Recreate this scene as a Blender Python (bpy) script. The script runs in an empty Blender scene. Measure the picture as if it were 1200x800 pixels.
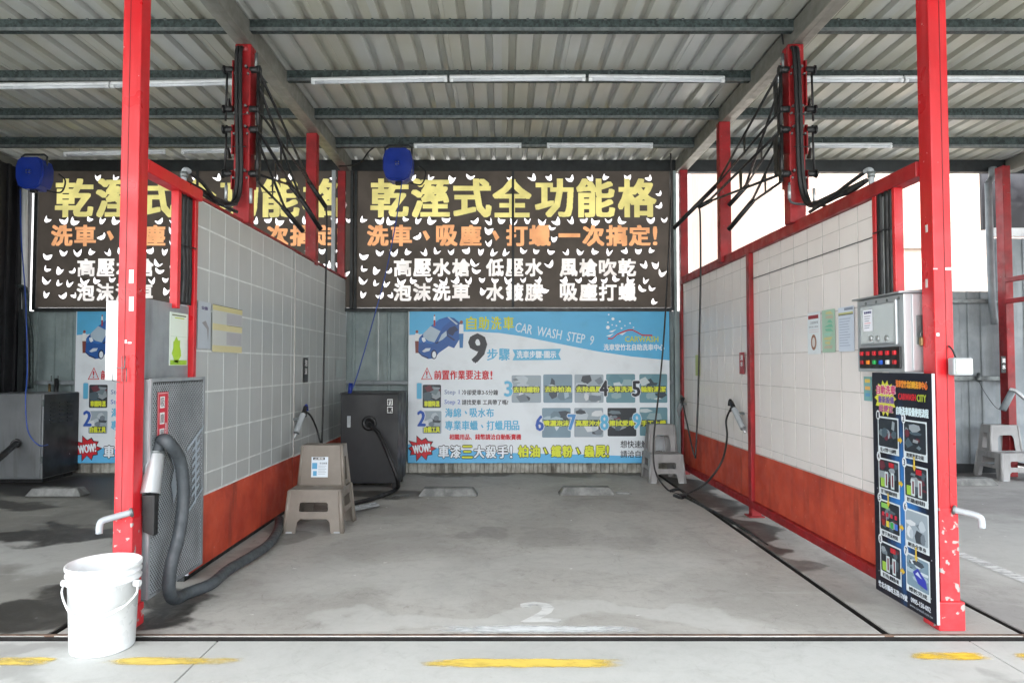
import bpy, bmesh, math, random
from mathutils import Vector, Matrix
random.seed(7)
S = bpy.context.scene
C = S.collection
R = math.radians

# ------------------------------------------------------------------ camera
PITCH = math.atan(28/800)
cam = bpy.data.cameras.new('camera'); cam.lens = 24; cam.sensor_width = 36; cam.shift_x = 0.01
cam.clip_start = 0.05; cam.clip_end = 1500
co = bpy.data.objects.new('camera', cam); C.objects.link(co)
co.location = (0, 0, 1.2); co.rotation_euler = (R(90)+PITCH, 0, 0)
S.camera = co
# ------------------------------------------------------------------ sky and sun (bright overcast)
SUN_EL, SUN_AZ = 58, 192
w = bpy.data.worlds.new('World'); S.world = w; w.use_nodes = True
nt = w.node_tree; bg = nt.nodes['Background']
sky = nt.nodes.new('ShaderNodeTexSky'); sky.sky_type = 'NISHITA'; sky.sun_disc = False
sky.sun_elevation = R(SUN_EL); sky.sun_rotation = R(SUN_AZ)
sky.air_density = 1.0; sky.dust_density = 4.0; sky.ozone_density = 1.0
hs = nt.nodes.new('ShaderNodeHueSaturation'); hs.inputs['Saturation'].default_value = 0.35
nt.links.new(sky.outputs[0], hs.inputs['Color']); nt.links.new(hs.outputs[0], bg.inputs[0])
bg.inputs[1].default_value = 0.15
sl = bpy.data.lights.new('sun', 'SUN'); sl.energy = 0.5; sl.angle = R(20); sl.color = (1, .965, .92)
so = bpy.data.objects.new('sun', sl); C.objects.link(so)
so.rotation_euler = (R(90-SUN_EL), 0, R(-(SUN_AZ-180)))
S.view_settings.view_transform = 'Standard'; S.view_settings.look = 'None'
S.view_settings.exposure = 3.1; S.view_settings.gamma = 1

# ------------------------------------------------------------------ measuring: where a point of the photo stands
_c, _s = math.cos(PITCH), math.sin(PITCH)
def ray(px, py):
    x = (px-588)/800; z = (400-py)/800
    return Vector((x, _c-_s*z, _s+_c*z))
def W(px, py, Y):
    r = ray(px, py); t = Y/r.y
    return Vector((r.x*t, Y, 1.2+r.z*t))
def WX(px, py, X):
    r = ray(px, py); t = X/r.x
    return Vector((X, r.y*t, 1.2+r.z*t))
def G(px, py, z=0):
    r = ray(px, py); t = (z-1.2)/r.z
    return Vector((r.x*t, r.y*t, z))

# ------------------------------------------------------------------ materials
def lin(c):
    def f(v):
        v /= 255
        return v/12.92 if v <= .04045 else ((v+.055)/1.055)**2.4
    return (f(c[0]), f(c[1]), f(c[2]), 1)
class N:
    def __init__(s, name):
        s.m = bpy.data.materials.new(name); s.m.use_nodes = True; s.t = s.m.node_tree
        s.b = s.t.nodes['Principled BSDF']; s.out = s.t.nodes['Material Output']
        s.tc = s.t.nodes.new('ShaderNodeTexCoord')
        oi = s.t.nodes.new('ShaderNodeObjectInfo'); va = s.t.nodes.new('ShaderNodeVectorMath'); va.operation = 'MULTIPLY_ADD'
        s.l(oi.outputs['Random'], va.inputs[0]); va.inputs[1].default_value = (37, 53, 71); s.l(s.tc.outputs['Object'], va.inputs[2])
        s.oc = va.outputs[0]; s.rnd = oi.outputs['Random']
    def n(s, typ, **k):
        o = s.t.nodes.new(typ)
        for a, b in k.items(): setattr(o, a, b)
        return o
    def l(s, a, b): s.t.links.new(a, b)
    def noise(s, scale, detail=4, rough=.55, vec=None, stretch=None, dist=0):
        v = vec or s.oc
        if stretch:
            mp = s.n('ShaderNodeMapping'); mp.inputs['Scale'].default_value = stretch
            s.l(v, mp.inputs[0]); v = mp.outputs[0]
        o = s.n('ShaderNodeTexNoise'); o.inputs['Scale'].default_value = scale
        o.inputs['Detail'].default_value = detail; o.inputs['Roughness'].default_value = rough
        o.inputs['Distortion'].default_value = dist
        s.l(v, o.inputs['Vector']); return o.outputs['Fac']
    def rng(s, v, a, b, c=0, d=1, smooth=True):
        o = s.n('ShaderNodeMapRange', interpolation_type='SMOOTHSTEP' if smooth else 'LINEAR')
        for i, x in enumerate((a, b, c, d)): o.inputs[i+1].default_value = x
        s.l(v, o.inputs[0]); return o.outputs[0]
    def mix(s, f, a, b):
        o = s.n('ShaderNodeMix', data_type='RGBA')
        for v, i in ((f, 0), (a, 6), (b, 7)):
            if hasattr(v, 'is_output'): s.l(v, o.inputs[i])
            else: o.inputs[i].default_value = v
        return o.outputs[2]
    def math(s, op, a, b=0, cl=False):
        o = s.n('ShaderNodeMath', operation=op, use_clamp=cl)
        for i, v in enumerate((a, b)):
            if hasattr(v, 'is_output'): s.l(v, o.inputs[i])
            else: o.inputs[i].default_value = v
        return o.outputs[0]
    def bump(s, h, strength=.3, dist=.002):
        o = s.n('ShaderNodeBump'); o.inputs['Strength'].default_value = strength; o.inputs['Distance'].default_value = dist
        s.l(h, o.inputs['Height']); s.l(o.outputs[0], s.b.inputs['Normal'])
def surf(name, c1, c2=None, scale=6, rough=.55, metal=0, speck=None, speck_t=(.66, .7), speck_scale=40, bump=.15, stretch=None,
         drip=None, drip_amt=.5, spec=.5, rvar=.12, tone=0):
    k = N(name); c2 = c2 or tuple(v*.82 for v in c1)
    f = k.rng(k.noise(scale, 6, .6, stretch=stretch), .32, .68)
    col = k.mix(f, lin(c1), lin(c2))
    if drip:
        d = k.rng(k.noise(9, 5, .6, stretch=(1, 1, .12)), .5, .72, 0, drip_amt)
        col = k.mix(d, col, lin(drip))
    if speck:
        d = k.rng(k.noise(speck_scale, 3, .5), speck_t[0], speck_t[1])
        col = k.mix(d, col, lin(speck))
    if tone:
        hv = k.n('ShaderNodeHueSaturation'); k.l(k.rng(k.rnd, 0, 1, 1-tone, 1+tone, False), hv.inputs['Value']); k.l(col, hv.inputs['Color']); col = hv.outputs[0]
    k.l(col, k.b.inputs['Base Color'])
    k.b.inputs['Metallic'].default_value = metal
    k.l(k.rng(k.noise(scale*2.3, 3), .3, .7, max(rough-rvar, .03), min(rough+rvar, 1)), k.b.inputs['Roughness'])
    k.b.inputs['Specular IOR Level'].default_value = spec
    if bump: k.bump(k.noise(scale*9, 4), bump, .002)
    return k.m
_ink = {}
def ink(*c):
    if c not in _ink:
        k = N('ink_%d_%d_%d' % c)
        f = k.rng(k.noise(5, 5), .45, .75, 0, .35)
        k.l(k.mix(f, lin(c), lin(tuple(v*.8+14 for v in c))), k.b.inputs['Base Color'])
        k.b.inputs['Roughness'].default_value = .45
        _ink[c] = k.m
    return _ink[c]
def vinyl(name, c, trans):  # thin print, glows when lit from behind
    k = N(name)
    f = k.rng(k.noise(3.5, 5), .35, .7)
    col = k.mix(f, lin(c), lin(tuple(v*.86 for v in c)))
    k.l(col, k.b.inputs['Base Color']); k.b.inputs['Roughness'].default_value = .7
    tr = k.n('ShaderNodeBsdfTranslucent'); k.l(col, tr.inputs[0])
    mx = k.n('ShaderNodeMixShader'); mx.inputs[0].default_value = trans
    k.l(k.b.outputs[0], mx.inputs[1]); k.l(tr.outputs[0], mx.inputs[2]); k.l(mx.outputs[0], k.out.inputs[0])
    return k.m
M = {}
M['red'] = surf('red_gloss_paint', (196, 20, 30), (170, 16, 25), 2.2, .38, speck=(205, 170, 168), speck_t=(.745, .765), speck_scale=30, bump=.1, drip=(204, 62, 68), drip_amt=.5)
M['red_old'] = surf('faded_red_paint', (150, 16, 24), (118, 14, 19), 5, .5, speck=(120, 80, 78), speck_t=(.68, .72), speck_scale=34, bump=.15, drip=(90, 30, 28), drip_amt=.45)
M['red_worn'] = surf('chipped_red_paint', (196, 52, 58), (180, 36, 42), 9, .6, speck=(150, 146, 142), speck_t=(.6, .64), speck_scale=26, bump=.3)
M['red_base'] = surf('orange_red_base_board', (192, 76, 50), (164, 56, 38), 4, .62, speck=(190, 110, 92), speck_t=(.68, .74), speck_scale=30, drip=(104, 44, 34), drip_amt=.6)
M['tile_l'] = surf('grey_wall_tile', (172, 176, 175), (167, 171, 170), 2.2, .34, bump=.05, drip=(148, 148, 144), drip_amt=.12, tone=.02, rvar=.02)
M['tile_r'] = surf('cream_wall_tile', (226, 221, 218), (221, 215, 212), 2.2, .34, bump=.05, drip=(202, 196, 190), drip_amt=.12, tone=.012, rvar=.02)
M['grout_l'] = surf('pale_grout', (220, 224, 222), (200, 204, 202), 12, .8)
M['grout_r'] = surf('grey_grout', (196, 192, 188), (176, 172, 168), 12, .8)
M['roof'] = surf('roof_sheet_underside', (176, 179, 177), (168, 167, 153), .9, .42, metal=.15, drip=None, stretch=(2, .4, 1), bump=.03)
M['roof_top'] = M['roof']
M['galv'] = surf('galvanised_steel', (118, 124, 124), (92, 98, 99), 18, .45, metal=.6, bump=.1)
M['galv_dark'] = surf('dusty_dark_galvanised', (66, 78, 77), (34, 42, 42), 34, .6, metal=.35, bump=.2)
M['rafter'] = surf('grey_steel_beam', (138, 138, 130), (112, 112, 106), 5, .45, metal=.4, stretch=(1, .25, 1))
M['stainless'] = surf('brushed_stainless', (182, 186, 188), (170, 174, 176), 3, .36, metal=.55, stretch=(1, 1, .3), bump=.04, rvar=.04)
M['steel_dull'] = surf('dull_steel_plate', (158, 163, 166), (132, 138, 142), 3, .42, metal=.35, bump=.05, drip=(96, 98, 100), drip_amt=.5)
M['wall'] = surf('grey_green_corrugated_sheet', (140, 154, 154), (122, 136, 137), 4, .5, bump=.05, drip=(96, 104, 102), drip_amt=.55)
M['fence'] = surf('grey_fence_sheet', (138, 146, 150), (118, 126, 131), 4, .5, bump=.05, drip=(98, 104, 106), drip_amt=.5)
M['wall_dark'] = surf('black_corrugated_sheet', (34, 34, 38), (22, 22, 26), 4, .4)
M['skirt'] = surf('dirty_white_skirting', (176, 176, 168), (130, 128, 118), 8, .7, drip=(58, 54, 46), drip_amt=.9)
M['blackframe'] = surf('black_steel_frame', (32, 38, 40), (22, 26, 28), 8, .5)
M['black'] = surf('black_rubber', (26, 27, 29), (18, 19, 20), 9, .5, bump=.1)
M['hose_grey'] = surf('grey_vacuum_hose', (68, 74, 78), (54, 59, 63), 14, .55, bump=.1)
M['cabinet'] = surf('dull_cabinet_steel', (138, 142, 145), (122, 126, 129), 2, .42, metal=.4, rvar=.04, drip=(100, 100, 98), drip_amt=.5)
M['dark_box'] = surf('charcoal_painted_steel', (38, 40, 43), (30, 32, 35), 3, .5, speck=(168, 172, 172), speck_t=(.76, .78), speck_scale=26, drip=(42, 42, 42), drip_amt=.5)
M['white_plastic'] = surf('white_plastic', (222, 225, 225), (212, 216, 217), 3, .32, bump=.02, spec=.4)
M['tube_white'] = surf('unlit_tube_white', (198, 203, 208), (186, 191, 196), 5, .3)
M['stool_brown'] = surf('taupe_plastic', (128, 121, 112), (114, 107, 98), 4, .45, bump=.05, drip=(108, 100, 90), drip_amt=.35)
M['stool_grey'] = surf('grey_plastic', (150, 150, 150), (134, 134, 134), 4, .5, bump=.05, drip=(104, 102, 98), drip_amt=.45)
M['blue'] = surf('blue_plastic', (16, 48, 140), (13, 40, 122), 4, .4)
M['bluecord'] = surf('blue_air_hose', (34, 70, 150), (28, 58, 128), 4, .4)
M['pipe'] = surf('grey_pvc_pipe', (168, 174, 178), (150, 156, 160), 6, .4)
M['white_metal'] = surf('white_painted_metal', (216, 220, 222), (200, 204, 206), 5, .45, drip=(150, 150, 148), drip_amt=.4)
M['brass'] = surf('old_brass', (150, 128, 92), (120, 100, 70), 20, .4, metal=.8)
M['stopper'] = surf('concrete_wheel_stop', (132, 134, 132), (96, 98, 97), 9, .85, bump=.5, drip=(80, 80, 76), drip_amt=.6)
M['building'] = surf('cream_render', (164, 147, 134), (158, 140, 127), .6, .85, drip=(214, 202, 192), drip_amt=.3)
M['building_white'] = surf('white_render', (156, 156, 156), (150, 150, 150), .6, .85)
M['window_dark'] = surf('window_glass', (96, 110, 122), (80, 92, 104), 1, .15)
M['banner'] = vinyl('brown_mesh_banner', (84, 77, 70), .22)
M['ban_yellow'] = vinyl('yellow_banner_print', (226, 216, 136), .5)
M['ban_orange'] = vinyl('orange_banner_print', (236, 170, 118), .5)
M['ban_white'] = vinyl('white_banner_print', (246, 241, 235), .48)
M['lamp_glass'] = surf('frosted_lamp_glass', (218, 226, 206), (190, 200, 180), 30, .3)
M['pale_ground'] = surf('outer_ground', (158, 158, 154), (138, 138, 134), 5, .9, bump=.4)  # outer ground coloured pale to bounce light up under the roof
k = N('clear_acrylic'); k.b.inputs['Base Color'].default_value = (.86, .92, .92, 1); k.b.inputs['Roughness'].default_value = .12
k.b.inputs['Alpha'].default_value = .32; M['acrylic'] = k.m

def concrete(name, wet=(), dark=(), pale=(), base=((174, 173, 168), (154, 153, 148))):
    k = N(name)
    g = k.n('ShaderNodeNewGeometry'); P = g.outputs['Position']
    nz = k.n('ShaderNodeTexNoise'); nz.inputs['Scale'].default_value = 1.7; nz.inputs['Detail'].default_value = 6; k.l(P, nz.inputs['Vector'])
    sub = k.n('ShaderNodeVectorMath', operation='SUBTRACT'); k.l(nz.outputs['Color'], sub.inputs[0]); sub.inputs[1].default_value = (.5, .5, .5)
    sc = k.n('ShaderNodeVectorMath', operation='SCALE'); k.l(sub.outputs[0], sc.inputs[0]); sc.inputs['Scale'].default_value = 1.3
    ad = k.n('ShaderNodeVectorMath', operation='ADD'); k.l(P, ad.inputs[0]); k.l(sc.outputs[0], ad.inputs[1])
    def mask(lst):
        tot = None
        for (x, y, rx, ry, st) in lst:
            a = k.n('ShaderNodeVectorMath', operation='SUBTRACT'); k.l(ad.outputs[0], a.inputs[0]); a.inputs[1].default_value = (x, y, 0)
            b = k.n('ShaderNodeVectorMath', operation='MULTIPLY'); k.l(a.outputs[0], b.inputs[0]); b.inputs[1].default_value = (1/rx, 1/ry, 0)
            c = k.n('ShaderNodeVectorMath', operation='LENGTH'); k.l(b.outputs[0], c.inputs[0])
            v = k.rng(c.outputs['Value'], .78, 1.12, st, 0)
            tot = v if tot is None else k.math('MAXIMUM', tot, v)
        brk = k.rng(k.noise(7, 8, .75, vec=P, dist=1), .3, .56, .68, 1)
        return k.math('MULTIPLY', tot, brk)
    f = k.rng(k.noise(.9, 8, .62, vec=P, dist=.8), .36, .66)
    col = k.mix(f, lin(base[0]), lin(base[1]))
    f2 = k.rng(k.noise(5.5, 8, .7, vec=P, dist=1.5), .5, .76, 0, .45)
    col = k.mix(f2, col, lin((118, 117, 113)))
    f3 = k.rng(k.noise(2.1, 7, .65, vec=P, stretch=(1, 1.9, 1), dist=1.2), .53, .74, 0, .4)
    col = k.mix(f3, col, lin((176, 177, 173)))
    f6 = k.rng(k.noise(3.2, 9, .75, vec=P, stretch=(2.2, .8, 1), dist=2.2), .6, .68, 0, .4)
    col = k.mix(f6, col, lin((112, 106, 98)))
    f7 = k.rng(k.noise(14, 9, .8, vec=P, dist=.6), .45, .72, 0, .38)
    col = k.mix(f7, col, lin((126, 125, 120)))
    f8 = k.rng(k.noise(4.5, 8, .8, vec=P, stretch=(.35, 1.6, 1), dist=.5), .56, .72, 0, .45)
    col = k.mix(f8, col, lin((186, 186, 181)))
    f9 = k.rng(k.noise(34, 5, .7, vec=P), .66, .72, 0, .5)
    col = k.mix(f9, col, lin((84, 82, 78)))
    f4 = k.rng(k.noise(120, 3, .7, vec=P), .55, .75, 0, .35)
    col = k.mix(f4, col, lin((92, 92, 90)))
    f5 = k.rng(k.noise(16, 2, .5, vec=P), .745, .765)
    col = k.mix(f5, col, lin((205, 205, 202)))
    # hair cracks
    vo = k.n('ShaderNodeTexVoronoi', feature='DISTANCE_TO_EDGE'); vo.inputs['Scale'].default_value = .55; k.l(ad.outputs[0], vo.inputs['Vector'])
    cr = k.rng(vo.outputs['Distance'], .0, .0025, .16, 0); col = k.mix(cr, col, lin((70, 68, 64)))
    if pale:
        col = k.mix(mask(pale), col, lin((188, 190, 187)))
    rough = .72
    if dark:
        col = k.mix(mask(dark), col, lin((84, 83, 80)))
    if wet:
        mw = mask(wet); col = k.mix(mw, col, lin((42, 41, 38)))
        k.b.inputs['Specular IOR Level'].default_value = .3; rr = k.rng(mw, 0, 1, .75, .42, False); k.l(rr, k.b.inputs['Roughness'])
    else: k.b.inputs['Roughness'].default_value = rough
    k.l(col, k.b.inputs['Base Color'])
    k.bump(k.noise(60, 6, .7, vec=P), .25, .003)
    return k.m
def paint(name, c, x0, x1, y0, y1, wear=.5):
    """road paint sheet worn thin towards its ends"""
    k = N(name); g = k.n('ShaderNodeNewGeometry'); sp = k.n('ShaderNodeSeparateXYZ'); k.l(g.outputs['Position'], sp.inputs[0])
    k.b.inputs['Base Color'].default_value = lin(c); k.b.inputs['Roughness'].default_value = .7
    cx, hx, cy, hy = (x0+x1)/2, (x1-x0)/2, (y0+y1)/2, (y1-y0)/2
    dx = k.math('DIVIDE', k.math('ABSOLUTE', k.math('SUBTRACT', sp.outputs[0], cx)), hx)
    dy = k.math('DIVIDE', k.math('ABSOLUTE', k.math('SUBTRACT', sp.outputs[1], cy)), hy)
    e = k.math('ADD', k.math('POWER', dx, 4), k.math('POWER', dy, 4))
    nse = k.noise(9, 8, .7, vec=g.outputs['Position'], stretch=(.5, 1.4, 1))
    v = k.math('ADD', e, k.math('MULTIPLY', nse, 1.6))
    a = k.rng(v, wear+.1, wear+.75, .9, 0)
    k.l(a, k.b.inputs['Alpha'])
    return k.m

# ------------------------------------------------------------------ object helpers
def props(o, label=None, cat=None, group=None, kind=None):
    if label: o['label'] = label
    if cat: o['category'] = cat
    if group: o['group'] = group
    if kind: o['kind'] = kind
    return o
def thing(name, label, cat, loc, group=None):
    o = bpy.data.objects.new(name, None); o.empty_display_size = .1; C.objects.link(o); o.location = loc
    o['origin'] = list(loc)
    return props(o, label, cat, group)
def base_of(p):
    v = Vector((0, 0, 0))
    while p: v += Vector(p.location); p = p.parent
    return v
class B:
    """collects shapes in world coordinates and links them as one mesh object"""
    def __init__(s): s.bm = bmesh.new(); s.mats = []
    def mi(s, m):
        if m is None: return 0
        if m not in s.mats: s.mats.append(m)
        return s.mats.index(m)
    def box(s, x0, x1, y0, y1, z0, z1, m=None, bev=0):
        vs = [s.bm.verts.new(p) for p in ((x0, y0, z0), (x1, y0, z0), (x1, y1, z0), (x0, y1, z0), (x0, y0, z1), (x1, y0, z1), (x1, y1, z1), (x0, y1, z1))]
        fs = [s.bm.faces.new([vs[i] for i in q]) for q in ((3, 2, 1, 0), (4, 5, 6, 7), (0, 1, 5, 4), (1, 2, 6, 5), (2, 3, 7, 6), (3, 0, 4, 7))]
        i = s.mi(m)
        for f in fs: f.material_index = i
        if bev:
            es = list({e for f in fs for e in f.edges})
            bmesh.ops.bevel(s.bm, geom=es, offset=bev, segments=2, affect='EDGES', profile=.5, material=i)
        return s
    def hexa(s, pts, m=None, bev=0):
        vs = [s.bm.verts.new(p) for p in pts]
        fs = [s.bm.faces.new([vs[i] for i in q]) for q in ((3, 2, 1, 0), (4, 5, 6, 7), (0, 1, 5, 4), (1, 2, 6, 5), (2, 3, 7, 6), (3, 0, 4, 7))]
        i = s.mi(m)
        for f in fs: f.material_index = i
        if bev:
            bmesh.ops.bevel(s.bm, geom=list({e for f in fs for e in f.edges}), offset=bev, segments=2, affect='EDGES', profile=.5, material=i)
        return s
    def tube(s, pts, r, seg=8, m=None, smooth=True, steps=6, caps=True, ring=None):
        pts = [Vector(p) for p in pts]
        if smooth and len(pts) > 2:
            q = []
            for i in range(len(pts)-1):
                p0 = pts[max(i-1, 0)]; p1 = pts[i]; p2 = pts[i+1]; p3 = pts[min(i+2, len(pts)-1)]
                for k in range(steps):
                    t = k/steps
                    q.append(.5*((2*p1)+(p2-p0)*t+(2*p0-5*p1+4*p2-p3)*t*t+(3*p1-p0-3*p2+p3)*t**3))
            q.append(pts[-1]); pts = q
        i_m = s.mi(m); rings = []; up = None
        for i, p in enumerate(pts):
            d = (pts[min(i+1, len(pts)-1)]-pts[max(i-1, 0)])
            if d.length < 1e-9: d = Vector((0, 0, 1))
            d.normalize()
            if up is None: up = Vector((0, 0, 1)) if abs(d.z) < .9 else Vector((0, 1, 0))
            a = d.cross(up)
            if a.length < 1e-5: a = d.orthogonal()
            a.normalize(); b = a.cross(d).normalized(); up = b
            rr = (r[i*(len(r)-1)//max(len(pts)-1, 1)] if isinstance(r, (list, tuple)) else r)
            if ring: rr = rr*(1+(ring if i % 2 else 0))
            rings.append([s.bm.verts.new(p+(a*math.cos(2*math.pi*k/seg)+b*math.sin(2*math.pi*k/seg))*rr) for k in range(seg)])
        for i in range(len(rings)-1):
            for k in range(seg):
                f = s.bm.faces.new((rings[i][k], rings[i][(k+1) % seg], rings[i+1][(k+1) % seg], rings[i+1][k])); f.smooth = seg > 4; f.material_index = i_m
        if caps:
            f = s.bm.faces.new(rings[0][::-1]); f.material_index = i_m
            f = s.bm.faces.new(rings[-1]); f.material_index = i_m
        return s
    def lathe(s, prof, cen, seg=32, m=None, axis='Z'):
        cen = Vector(cen); i_m = s.mi(m); rings = []
        for (r, h) in prof:
            ring = []
            for k in range(seg):
                a = 2*math.pi*k/seg; v = (r*math.cos(a), r*math.sin(a), h)
                if axis == 'Y': v = (v[0], v[2], v[1])
                if axis == 'X': v = (v[2], v[0], v[1])
                ring.append(s.bm.verts.new(cen+Vector(v)))
            rings.append(ring)
        for i in range(len(rings)-1):
            for k in range(seg):
                f = s.bm.faces.new((rings[i][k], rings[i][(k+1) % seg], rings[i+1][(k+1) % seg], rings[i+1][k])); f.smooth = True; f.material_index = i_m
        for rg in (rings[0], rings[-1]):
            if (rg[0].co-rg[seg//2].co).length > 1e-4:
                f = s.bm.faces.new(rg); f.material_index = i_m
        return s
    def plate(s, q, holes=(), t=.004, m=None, outline=None):
        """quad plate (corners bl, br, tr, tl) with holes given in 0..1 coordinates"""
        q = [Vector(v) for v in q]
        def mp(u, v): return (q[0]*(1-u)+q[1]*u)*(1-v)+(q[3]*(1-u)+q[2]*u)*v
        tmp = bmesh.new(); es = []
        for lp in [outline or [(0, 0), (1, 0), (1, 1), (0, 1)]]+list(holes):
            vs = [tmp.verts.new((u, v, 0)) for u, v in lp]
            es += [tmp.edges.new((vs[i], vs[(i+1) % len(vs)])) for i in range(len(vs))]
        bmesh.ops.triangle_fill(tmp, use_beauty=True, use_dissolve=False, edges=es, normal=(0, 0, 1))
        nrm = (q[1]-q[0]).cross(q[3]-q[0]).normalized()*t
        i_m = s.mi(m); a, b = {}, {}
        for v in tmp.verts:
            p = mp(v.co.x, v.co.y); a[v] = s.bm.verts.new(p+nrm*.5); b[v] = s.bm.verts.new(p-nrm*.5)
        for f in tmp.faces:
            vs = list(f.verts)
            if f.normal.z < 0: vs.reverse()
            f1 = s.bm.faces.new([a[v] for v in vs]); f2 = s.bm.faces.new([b[v] for v in reversed(vs)]); f1.material_index = f2.material_index = i_m
        for e in tmp.edges:
            if len(e.link_faces) == 1:
                v1, v2 = e.verts; f = s.bm.faces.new((a[v1], a[v2], b[v2], b[v1])); f.material_index = i_m
        tmp.free(); return s
    def put(s, name, m, parent=None, label=None, cat=None, group=None, kind=None, fix=True):
        if not s.mats: s.mats = [m]
        if not parent:
            xs = [v.co for v in s.bm.verts]
            o = Vector(((min(v.x for v in xs)+max(v.x for v in xs))/2, (min(v.y for v in xs)+max(v.y for v in xs))/2, min(v.z for v in xs)))
        else: o = base_of(parent)
        bmesh.ops.translate(s.bm, verts=s.bm.verts, vec=-o)
        if fix: bmesh.ops.recalc_face_normals(s.bm, faces=s.bm.faces)
        me = bpy.data.meshes.new(name); s.bm.to_mesh(me); s.bm.free()
        for mm in s.mats: me.materials.append(mm)
        ob = bpy.data.objects.new(name, me); C.objects.link(ob)
        if parent: ob.parent = parent
        else: ob.location = o
        return props(ob, label, cat, group, kind)
def copy_tree(o, parent=None):
    c = o.copy(); C.objects.link(c); c.parent = parent
    for ch in list(o.children): copy_tree(ch, c)
    return c

# flat print: a frame on a surface, u to the right, v downwards
_tx = {}
def glyphs(body):
    if body not in _tx:
        c = bpy.data.curves.new('t', 'FONT'); c.body = body; c.size = 1; c.resolution_u = 2; c.dimensions = '2D'; c.fill_mode = 'FRONT'
        o = bpy.data.objects.new('t', c); C.objects.link(o); bpy.context.view_layer.update()
        me = bpy.data.meshes.new_from_object(o); bpy.data.objects.remove(o)
        vs = [(v.co.x, v.co.y) for v in me.vertices]; fs = [tuple(p.vertices) for p in me.polygons]
        bpy.data.meshes.remove(me); _tx[body] = (vs, fs)
    return _tx[body]
class Flat:
    def __init__(s, O, ex, ey, en, unit, parent, step=.0006):
        s.O, s.ex, s.ey, s.en, s.u, s.p, s.step = Vector(O), Vector(ex), Vector(ey), Vector(en), unit, parent, step
    def P(s, u, v, lay): return s.O+s.ex*(u*s.u)-s.ey*(v*s.u)+s.en*(lay*s.step)
    def poly(s, b, pts, lay, m):
        f = b.bm.faces.new([b.bm.verts.new(s.P(u, v, lay)) for u, v in pts]); f.material_index = b.mi(m)
    def rect(s, b, u0, v0, u1, v1, lay, m): s.poly(b, [(u0, v0), (u1, v0), (u1, v1), (u0, v1)], lay, m)
    def rrect(s, b, u0, v0, u1, v1, r, lay, m):
        pts = []
        for cx, cy, a0 in ((u1-r, v0+r, -90), (u1-r, v1-r, 0), (u0+r, v1-r, 90), (u0+r, v0+r, 180)):
            for k in range(5): a = R(a0+k*22.5); pts.append((cx+r*math.cos(a), cy+r*math.sin(a)))
        s.poly(b, pts, lay, m)
    def text(s, b, body, u0, v0, u1, v1, lay, m, bold=0, rot=0, outline=None, ow=1.0):
        vs, fs = glyphs(body)
        if not vs: return
        x0 = min(v[0] for v in vs); x1 = max(v[0] for v in vs); y0 = min(v[1] for v in vs); y1 = max(v[1] for v in vs)
        def lay_down(du, dv, L, mm):
            cu, cv = (u0+u1)/2, (v0+v1)/2; cr, sr = math.cos(R(rot)), math.sin(R(rot)); q = []
            for x, y in vs:
                u = u0+(x-x0)/max(x1-x0, 1e-6)*(u1-u0)+du-cu; v = v1-(y-y0)/max(y1-y0, 1e-6)*(v1-v0)+dv-cv
                q.append(b.bm.verts.new(s.P(cu+u*cr-v*sr, cv+u*sr+v*cr, L)))
            i = b.mi(mm)
            for f in fs:
                try: ff = b.bm.faces.new([q[k] for k in f]); ff.material_index = i
                except ValueError: pass
        if outline:
            for n in range(8):
                a = n*math.pi/4; lay_down(ow*math.cos(a), ow*math.sin(a), lay-1+n*.06, outline)
        lay_down(0, 0, lay, m)
        if bold:
            for n, (a, c) in enumerate(((1, 0), (-1, 0), (0, .6), (0, -.6))): lay_down(bold*a, bold*c, lay+.12*(n+1), m)
    def put(s, b, name, label=None, kind=None): return b.put(name, None, s.p, label=label, kind=kind, fix=False)

# ================================================================== SETTING
def st(bld, name, m): return bld.put(name, m, None, kind='structure')
ZB = -.16
st(B().box(-220, 220, -200, 240, -.4, ZB-.002), 'ground', M['pale_ground'])
gb = lambda px, py, rx, ry, s: (G(px, py).x, G(px, py).y, rx, ry, s)
wet_left = [(-3.6, 6.9, 2.2, .75, 1), (-2.6, 6.3, .9, .5, .95), (-4.6, 5.75, .9, .2, .8), (-3.15, 4.85, 1.0, .26, .95), (-2.15, 3.62, .32, .3, .92), (-2.55, 3.27, .65, .2, .9), (-2.2, 5.6, .4, .35, .85)]
m_left = concrete('concrete_bay_left', wet=wet_left, pale=[(-3.4, 4.55, 1.6, .5, .5)], base=((138, 138, 132), (116, 116, 112)))
m_mid = concrete('concrete_bay_middle', wet=[(-1.66, 3.3, .22, .3, .95), (-1.15, 6.5, .5, .3, .8), (-1.6, 5.3, .16, .8, .4), (0, 7.7, 3, .25, .6)],
                 dark=[(-.25, 4.95, .26, .18, .3), (.55, 4.8, .4, .22, .16), (-1.0, 5.6, .5, .25, .15), (.9, 5.9, .5, .22, .15)],
                 pale=[(.2, 3.25, 1.2, .13, .5), (-.6, 3.9, .7, .35, .3), (.5, 4.2, .8, .25, .25)])
m_strip = concrete('concrete_drain_strip', wet=[(1.86, 6.6, .24, 1.0, .9), (1.8, 5.2, .17, .9, .85), (1.79, 4.45, .1, .35, .6)], dark=[(1.95, 3.9, .3, .5, .3)])
m_right = concrete('concrete_bay_right', wet=[(5.2, 7.5, 1.4, .3, .7)], pale=[(3.4, 4.6, 1.6, 1.0, .5)], base=((158, 157, 154), (138, 137, 135)))
m_apron = concrete('concrete_apron', pale=[(-.2, 2.75, 3, .5, .45)], base=((172, 175, 172), (152, 155, 152)), dark=[(2.6, 2.6, .6, .12, .4), (-2.2, 2.7, .4, .1, .3)])
Y1, Y2 = 3.022, 3.082
for x0, x1 in ((-16, -5.003), (-4.997, -1.2425), (-1.2375, 2.0375), (2.0425, 6), (6.005, 16)):
    st(B().box(x0, x1, -16, Y1, ZB, 0, bev=.003), 'apron', m_apron)
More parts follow.
